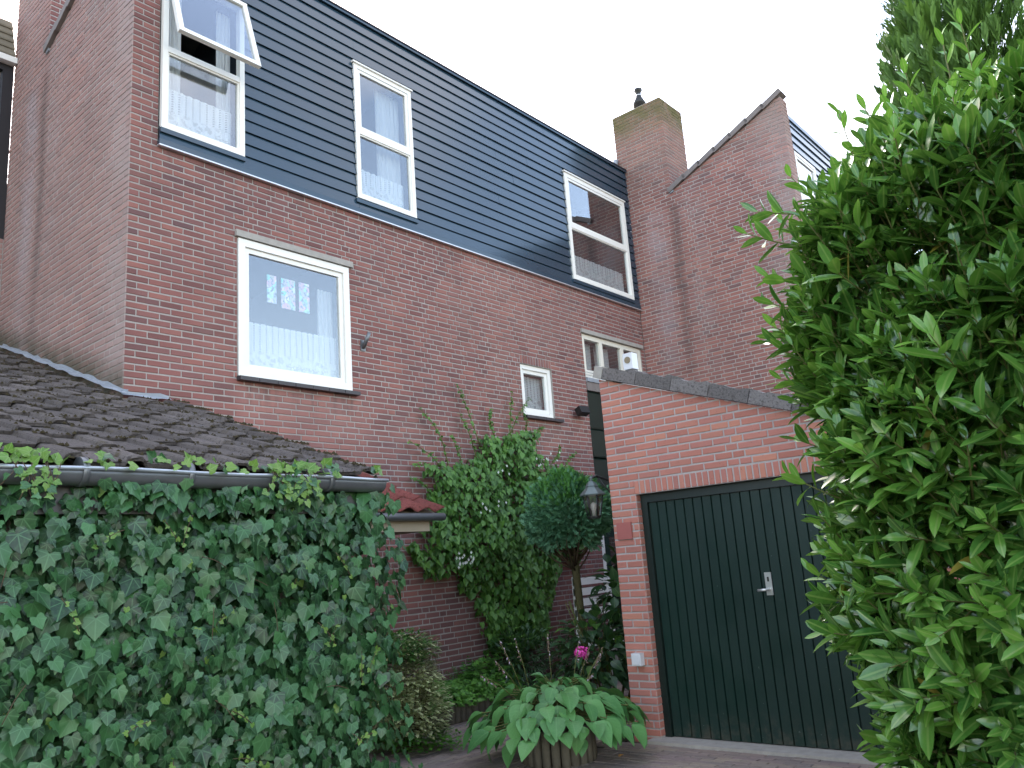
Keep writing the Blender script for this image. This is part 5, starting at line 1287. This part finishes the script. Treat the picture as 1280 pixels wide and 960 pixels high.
# conifer sprays
def spray(n=7, spread=0.55, w=0.045):
    v, f, uv = [], [], []
    def bl(x0, y0, ang, L, ww, z):
        b = len(v); dx_, dy_ = math.sin(ang), math.cos(ang)
        v.extend([(x0-dy_*ww, y0+dx_*ww, z), (x0+dx_*L*0.55-dy_*ww*1.3, y0+dy_*L*0.55+dx_*ww*1.3, z+0.03), (x0+dx_*L, y0+dy_*L, z-0.02), (x0+dx_*L*0.55+dy_*ww*1.3, y0+dy_*L*0.55-dx_*ww*1.3, z-0.02), (x0+dy_*ww, y0-dx_*ww, z)])
        uv.extend([(0, 0)]*5); f.append((b, b+4, b+3, b+2, b+1))
    bl(0, 0, 0, 1.0, w, 0)
    for k in range(n):
        t = 0.1+0.7*k/n; s_ = 1 if k % 2 else -1; bl(0, t, s_*spread, 0.55*(1-t*0.6), w*0.85, 0.05*s_*(k % 3))
    return proto(v, f, uv)
tree = empty('round_conifer', (7.35, 5.4, 0), 'blue green conifer clipped to a ball on a bare mossy trunk', 'tree')
CO = Foliage(tree, 'spray', 'crown'); ks = [CO.kind(spray(7, 0.6, 0.05)), CO.kind(spray(9, 0.45, 0.045)), CO.kind(spray(6, 0.8, 0.055))]
mc, mt_ = CO.mat(L_CONI), CO.mat(L_CONIT); cc = Vector((7.30, 5.4, 1.97))
tb = MB()
for i in range(8500):
    d = rdir(); lump = 1+0.2*mn.noise(d*2.6)+0.16*mn.noise(d*6)
    if d.z < -0.8: continue
    rr_ = random.random()**0.45; r = Vector((0.50, 0.48, 0.52))*lump
    p = cc+Vector((d.x*r.x, d.y*r.y, d.z*r.z*(1.0 if d.z > 0 else 0.85)))*(0.55+0.45*rr_)*0.88
    tp = d+Vector((0, 0, 0.25))+rdir()*0.6
    fresh = d.z > 0.2 and random.random() < (d.z-0.05)*0.9
    CO.add(random.choice(ks), mt_ if fresh else mc, p, tp, jit(d, 0.9), U_(0.05, 0.095), rr_)
tb.tube([(7.38, 5.4, -0.02), (7.385, 5.4, 0.7), (7.35, 5.4, 1.35), (7.33, 5.4, 1.62), (7.31, 5.4, 1.95)], [0.045, 0.038, 0.042, 0.055, 0.03], 10)
tag(tb.build('trunk', M_BARK, tree))
br = MB()
for k in range(26):
    a = U_(0, 6.28); z0 = U_(1.35, 1.7); b = Vector((7.34, 5.4, z0)); e = cc+Vector((math.cos(a)*U_(0.25, 0.42), math.sin(a)*U_(0.25, 0.42), U_(-0.36, -0.1))); br.tube([b, b.lerp(e, 0.5)+Vector((0, 0, -0.03)), e, e+Vector((math.cos(a)*0.05, math.sin(a)*0.05, 0.1))], [0.014, 0.009, 0.005, 0.002], 5)
tag(br.build('branches', M_DEADW, tree), kind='stuff'); CO.finish(px_min=10)

thu = empty('cypress_tree', (5.2, 0.6, 0), 'tall feathery green cypress rising behind the laurel', 'tree')
TH = Foliage(thu, 'spray', 'crown'); ks = [TH.kind(spray(9, 0.35, 0.035)), TH.kind(spray(11, 0.30, 0.03)), TH.kind(spray(7, 0.5, 0.04))]; tm = TH.mat(L_THUJA)
def leader(cx, cy, ztop, R0, zb, n):
    for i in range(n):
        t = random.random(); z = zb+(ztop-zb)*t; a = U_(0, 6.28)
        R = R0*min(1.0, ((ztop-z)/1.5)**0.7)*(1+0.25*mn.noise(Vector((math.cos(a)*2, math.sin(a)*2, z*2.2)))+0.15*mn.noise(Vector((math.cos(a)*5, math.sin(a)*5, z*6))))
        q_ = random.random()**0.5; p = Vector((cx+R*q_*math.cos(a), cy+R*q_*math.sin(a), z))
        TH.add(random.choice(ks), tm, p, Vector((math.cos(a)*0.45, math.sin(a)*0.45, 1))+rdir()*0.28, jit((math.cos(a), math.sin(a), 0), 0.7), U_(0.11, 0.20), q_)
leader(5.2, 0.66, 5.65, 0.42, 0.3, 6500); leader(5.2, 0.02, 4.75, 0.42, 0.3, 3500)
q = MB(); q.tube([(5.2, 0.6, -0.02), (5.2, 0.62, 2.5), (5.2, 0.66, 5.3)], [0.08, 0.06, 0.01], 10); tag(q.build('trunk', M_BARK, thu)); q = MB(); q.tube([(5.2, 0.5, 0.4), (5.2, 0.05, 1.2), (5.2, 0.02, 4.5)], [0.05, 0.045, 0.01], 8); tag(q.build('trunk', M_BARK, thu))
TH.finish()

# hosta in its log planter
hx, hy = 5.42, 4.30
pl = empty('log_planter', (hx, hy, 0), 'round planter of grey split logs under the big hosta', 'planter')
for k in range(22):
    a = 2*math.pi*k/22; q = MB(); rr_ = random.Random(k); w_ = 0.036; hh = 0.27+rr_.uniform(-0.02, 0.02)
    c = (hx+0.26*math.cos(a), hy+0.26*math.sin(a), -0.02); q.lathe(c, [(w_, 0), (w_*1.02, hh*0.5), (w_*0.95, hh), (w_*0.6, hh+0.008)], 7); q.build('log', WOODW, pl)
q = MB(); q.lathe((hx, hy, 0), [(0.24, 0.0), (0.235, 0.24), (0.10, 0.26)], 18); q.build('soil', M_SOIL, pl)
hos = empty('hosta', (hx, hy, 0.25), 'large green hosta with heart shaped leaves in front of the garage pillar', 'hosta')
HO = Foliage(hos); hw = [0.04, 0.29, 0.38, 0.37, 0.29, 0.16, 0.0]
hk_ = [HO.kind(blade(hw, fo, cu)) for fo, cu in ((0.35, 0.35), (0.22, 0.5), (0.45, 0.22), (0.28, 0.65))]
hm, hyy = HO.mat(L_HOSTA), HO.mat(L_HOSTAY); hs = MB()
for ring, (n, rad, zz, pit) in enumerate(((12, 0.08, 0.57, -0.1), (22, 0.20, 0.55, -0.25), (30, 0.33, 0.50, -0.3), (38, 0.45, 0.43, -0.4), (42, 0.56, 0.36, -0.5), (34, 0.60, 0.30, -0.6), (7, 0.50, 0.24, -0.9))):
    for k in range(n):
        a = 2*math.pi*(k+U_(-0.3, 0.3))/n+ring; o = Vector((math.cos(a), math.sin(a), 0)); r = rad*U_(0.88, 1.12)
        p = Vector((hx, hy, 0))+Vector((o.x*r, o.y*r*1.0, zz+U_(-0.04, 0.05))); L = U_(0.12, 0.205)*(0.85 if ring == 0 else 1)
        tip = o+Vector((0, 0, pit+U_(-0.2, 0.25)))+rdir()*0.35; nr = o*0.75+Vector((0, 0, 0.9))+rdir()*0.3
        yel = random.random() < 0.014 and ring > 3
        HO.add(random.choice(hk_), hyy if yel else hm, p, tip, nr, L, 1.0)
        hs.tube([(hx+o.x*0.06, hy+o.y*0.06, 0.25), ((hx+p.x)/2, (hy+p.y)/2, max(p.z, 0.3)*0.8+0.08), p], 0.004, 4, caps=False)
HO.add(0, hyy, (hx+0.14, hy-0.36, 0.30), (0.1, -0.5, -1), (-0.6, -0.6, 0.2), 0.2)
tag(hs.build('stalks', M_STEM, hos), kind='stuff'); HO.finish()
fs = MB(); ft = MB(); fd_ = MB()
for (dx_, dy_, h, lean) in ((-0.25, 0.28, 0.93, -0.05), (-0.05, 0.35, 0.92, 0.02), (-0.32, 0.22, 0.80, -0.12), (0.12, 0.12, 0.94, 0.0), (0.42, -0.05, 0.80, 0.05), (0.46, -0.12, 0.78, 0.1), (0.5, -0.06, 0.72, 0.12), (0.36, -0.02, 0.85, 0.0), (-0.38, 0.3, 0.7, -0.15), (0.1, -0.25, 0.62, 0.1)):
    a = Vector((hx+dx_*0.6, hy+dy_*0.6, 0.45)); b = Vector((hx+dx_+lean, hy+dy_, h)); pts = [a, a.lerp(b, 0.5)+Vector((0, 0, 0.03)), b]; fs.tube(pts, [0.0035, 0.003, 0.002], 5)
    for k in range(14):
        t = 0.62+0.38*k/14; p = a.lerp(b, t)+rdir()*0.007; d = Vector((U_(-1, 1), U_(-1, 1), -0.8)).normalized()
        (ft if random.random() < 0.75 else fd_).tube([p, p+d*0.012, p+d*U_(0.016, 0.026)], [0.003, 0.005, 0.002], 4)
tag(fs.build('flower_stalk', M_STEM, hos), kind='stuff'); tag(ft.build('dry_flowers', M_DRY, hos), kind='stuff'); tag(fd_.build('lilac_flowers', M_LILAC, hos), kind='stuff')

# hydrangea bush with one pink flower head, behind the hosta
hyd = empty('hydrangea_bush', (7.0, 4.95, 0), 'dark leafy hydrangea bush with a single bright pink flower head', 'shrub')
HB = Foliage(hyd); bk = [HB.kind(blade([0.02, 0.22, 0.32, 0.33, 0.24, 0.1, 0.0], fo, cu)) for fo, cu in ((0.3, 0.3), (0.15, 0.5), (0.4, 0.2))]; hbm, hbl = HB.mat(L_BUSH), HB.mat(L_HYD)
def bush(FO, kinds, m, c, r, n, size, w=1.0, m2=None, p2=0.0, flat=0.0):
    for i in range(n):
        d = rdir()
        if d.z < -0.6: continue
        q_ = random.random()**0.4; p = Vector(c)+Vector((d.x*r[0], d.y*r[1], d.z*r[2]))*q_*(1+0.2*mn.noise(d*3+Vector(c)))
        if p.z < 0.02: p.z = U_(0.02, 0.1)
        FO.add(random.choice(kinds), m2 if (m2 is not None and random.random() < p2) else m, p, d+Vector((0, 0, U_(-0.5, 0.3)))+rdir()*0.5, d*0.6+Vector((0, 0, 0.9))+rdir()*0.3, U_(*size), q_*w)
bush(HB, bk, hbm, (7.05, 4.95, 0.55), (0.62, 0.5, 0.5), 420, (0.09, 0.15), m2=hbl, p2=0.12)
bush(HB, bk, hbm, (7.62, 4.95, 1.0), (0.32, 0.4, 0.55), 230, (0.10, 0.17), m2=hbl, p2=0.15)
bush(HB, bk, hbm, (7.55, 5.0, 0.5), (0.4, 0.4, 0.45), 200, (0.10, 0.16))
hst = MB()
for k in range(14):
    a = U_(0, 6.28); b = Vector((7.2+U_(-0.2, 0.2), 4.95, 0)); hst.tube([b, b+Vector((math.cos(a)*0.2, math.sin(a)*0.2, 0.6)), b+Vector((math.cos(a)*0.4, math.sin(a)*0.35, 1.1))], [0.01, 0.007, 0.004], 5)
tag(hst.build('stems', M_STEM, hyd), kind='stuff'); HB.finish(px_min=10)
fc = Vector((6.50, 4.80, 0.66)); FF = Foliage(hyd, 'petal', 'flower_head'); pk = FF.kind(blade([0.15, 0.5, 0.45, 0.0], 0.2, 0.3)); pm_ = FF.mat(M_PINK)
for i in range(230):
    d = rdir(); p = fc+Vector((d.x*0.065, d.y*0.065, d.z*0.055)); FF.add(pk, pm_, p, jit(d.orthogonal(), 0.9), d, U_(0.016, 0.024))
FF.finish(limit=0)
q = MB(); q.tube([(6.7, 4.9, 0.1), (6.58, 4.85, 0.45), (6.50, 4.80, 0.62)], 0.005, 5); q.build('flower_stem', M_STEM, hyd)

# dark evergreen shrub, ground cover, fern, variegated shrub
ev = empty('evergreen_shrub', (7.45, 6.35, 0.1), 'dark narrow leaved evergreen shrub in the flower bed below the climber', 'shrub')
EV = Foliage(ev); ek = [EV.kind(blade([0.03, 0.13, 0.15, 0.1, 0.0], 0.25, 0.2))]; em, em2 = EV.mat(L_BUSH), EV.mat(L_HYD)
bush(EV, ek, em, (7.45, 6.35, 0.42), (0.42, 0.3, 0.40), 900, (0.055, 0.095)); 
for k in range(10):
    c = Vector((7.45+U_(-0.35, 0.4), 6.25+U_(-0.12, 0.1), 0.66+U_(-0.1, 0.16)))
    for j in range(9): a = j*0.7; EV.add(0, em2, c, (math.cos(a), math.sin(a), 0.8), (0, 0, 1), 0.08)
bush(EV, ek, em, (8.2, 6.4, 0.3), (0.45, 0.25, 0.32), 500, (0.055, 0.09)); EV.finish(px_min=10)
gc = empty('ground_cover', (6.7, 6.5, 0.13), 'bright green leafy ground cover spilling over the timber edging', 'plants', kind='stuff')
GC = Foliage(gc, 'leaf', 'low_foliage'); gk = [GC.kind(lobed([(0.1, -0.15), (0.4, -0.1), (0.3, 0.1), (0.48, 0.35), (0.2, 0.4), (0.1, 0.5), (0.0, 0.8)], 0.3, 0.2, ri))]; gm_ = GC.mat(L_GER)
for i in range(3000):
    x = U_(5.3, 7.35); y = U_(6.12, 6.82); t = 0.5+0.5*mn.noise(Vector((x*3, y*3, 5)))
    z = 0.14+(0.10+0.22*t)*min(1, (y-6.05)/0.25)*random.random()**0.4+(0.16 if x > 6.8 and y > 6.5 else 0)*random.random()
    if y < 6.25: z = min(z, 0.28)
    GC.add(0, gm_, (x, y, z), (U_(-1, 1), U_(-1, 0.3), U_(-0.5, 0.4)), (U_(-0.4, 0.2), -0.5, 1), U_(0.035, 0.07), 1)
GC.finish(limit=300)
fe = empty('fern', (6.85, 6.6, 0.13), 'pale green fern standing against the brick wall', 'fern')
FE = Foliage(fe, 'frond', 'fronds')
def frond():
    v, f, uv = [], [], []
    for k in range(14):
        t = k/14; L = 0.16*math.sin(math.pi*(0.15+0.82*t))+0.01
        for s_ in (-1, 1):
            b = len(v); z = -0.35*t*t; v += [(0, t, z), (s_*L, t+0.05, z-0.02), (s_*L*0.5, t+0.055, z), (0, t+0.045, z)]; uv += [(0.02, 0)]*4; f.append((b, b+1, b+2, b+3) if s_ > 0 else (b+3, b+2, b+1, b))
    return proto(v, f, uv)
fk = FE.kind(frond()); fm_ = FE.mat(L_FERN)
for k in range(11):
    a = 6.28*k/11; FE.add(fk, fm_, (6.85, 6.62, 0.15), (math.cos(a)*0.7, math.sin(a)*0.4, 1.1), (-math.cos(a)*0.5-0.3, -0.8, 0.5), U_(0.32, 0.45))
FE.finish()
eu = empty('variegated_shrub', (5.25, 5.75, 0), 'cream and green variegated shrub at the corner of the ivy wall', 'shrub')
EU = Foliage(eu); uk = [EU.kind(blade([0.03, 0.24, 0.28, 0.18, 0.0], 0.2, 0.2))]; um, um2, um3 = EU.mat(L_EUO), EU.mat(L_GER), EU.mat(L_FERN)
for i in range(9000):
    z = U_(0.05, 0.95); R = 0.34+0.10*mn.noise(Vector((z*4, 1, 1)))-(0.25*max(0, z-0.6)); a = U_(0, 6.28); q_ = random.random()**0.5
    c = Vector((5.08+0.12*(0.9-z), 5.72, z)); p = c+Vector((math.cos(a)*R*q_, math.sin(a)*R*q_, 0)); p += rdir()*0.03
    if mn.noise(p*6) < -0.28 and q_ > 0.6: continue
    m = um2 if z < 0.16 else (um3 if z > 0.72 and random.random() < 0.7 else um)
    EU.add(0, m, p, (math.cos(a), math.sin(a), U_(-0.3, 0.8)), Vector((math.cos(a)*0.5, math.sin(a)*0.5, 1)), U_(0.03, 0.055), q_)
for i in range(160): EU.add(0, um2, (5.3+U_(-0.1, 0.25), 5.35+U_(-0.15, 0.2), U_(0.02, 0.12)), (U_(-1, 1), U_(-1, 1), 0.3), (0, 0, 1), U_(0.03, 0.06), 1)
for i in range(700): EU.add(0, um3, (U_(4.85, 5.45), 5.9+U_(-0.15, 0.15), 0.72+U_(0, 0.27)*(1-abs(0)) ), (U_(-1, 1), U_(-1, 0.2), U_(-0.2, 0.9)), (0, -0.3, 1), U_(0.03, 0.06), 0.5)
es = MB()
for k in range(40):
    a = U_(0, 6.28); b = Vector((5.15+U_(-0.05, 0.05), 5.75, 0)); es.tube([b, b+Vector((math.cos(a)*0.16, math.sin(a)*0.16, 0.35)), b+Vector((math.cos(a)*0.27, math.sin(a)*0.27, U_(0.5, 0.9)))], [0.006, 0.004, 0.002], 4)
tag(es.build('twigs', M_DEADW, eu), kind='stuff'); EU.finish(px_min=10)
# one fallen leaf on the paving
FLf = MB(); c = Vector((5.62, 3.86, 0.012)); FLf.add([c+Vector(v) for v in ((-0.03, 0, 0.006), (-0.005, 0.022, 0.016), (0.035, 0.008, 0.004), (0.012, -0.02, 0.018), (0, 0, 0.022))], [(0, 3, 4), (3, 2, 4), (2, 1, 4), (1, 0, 4)]); tag(FLf.build('fallen_leaf', simple('dry orange leaf', (0.30, 0.15, 0.04), 0.8)), 'dry orange fallen leaf lying on the paving by the planter', 'leaf')
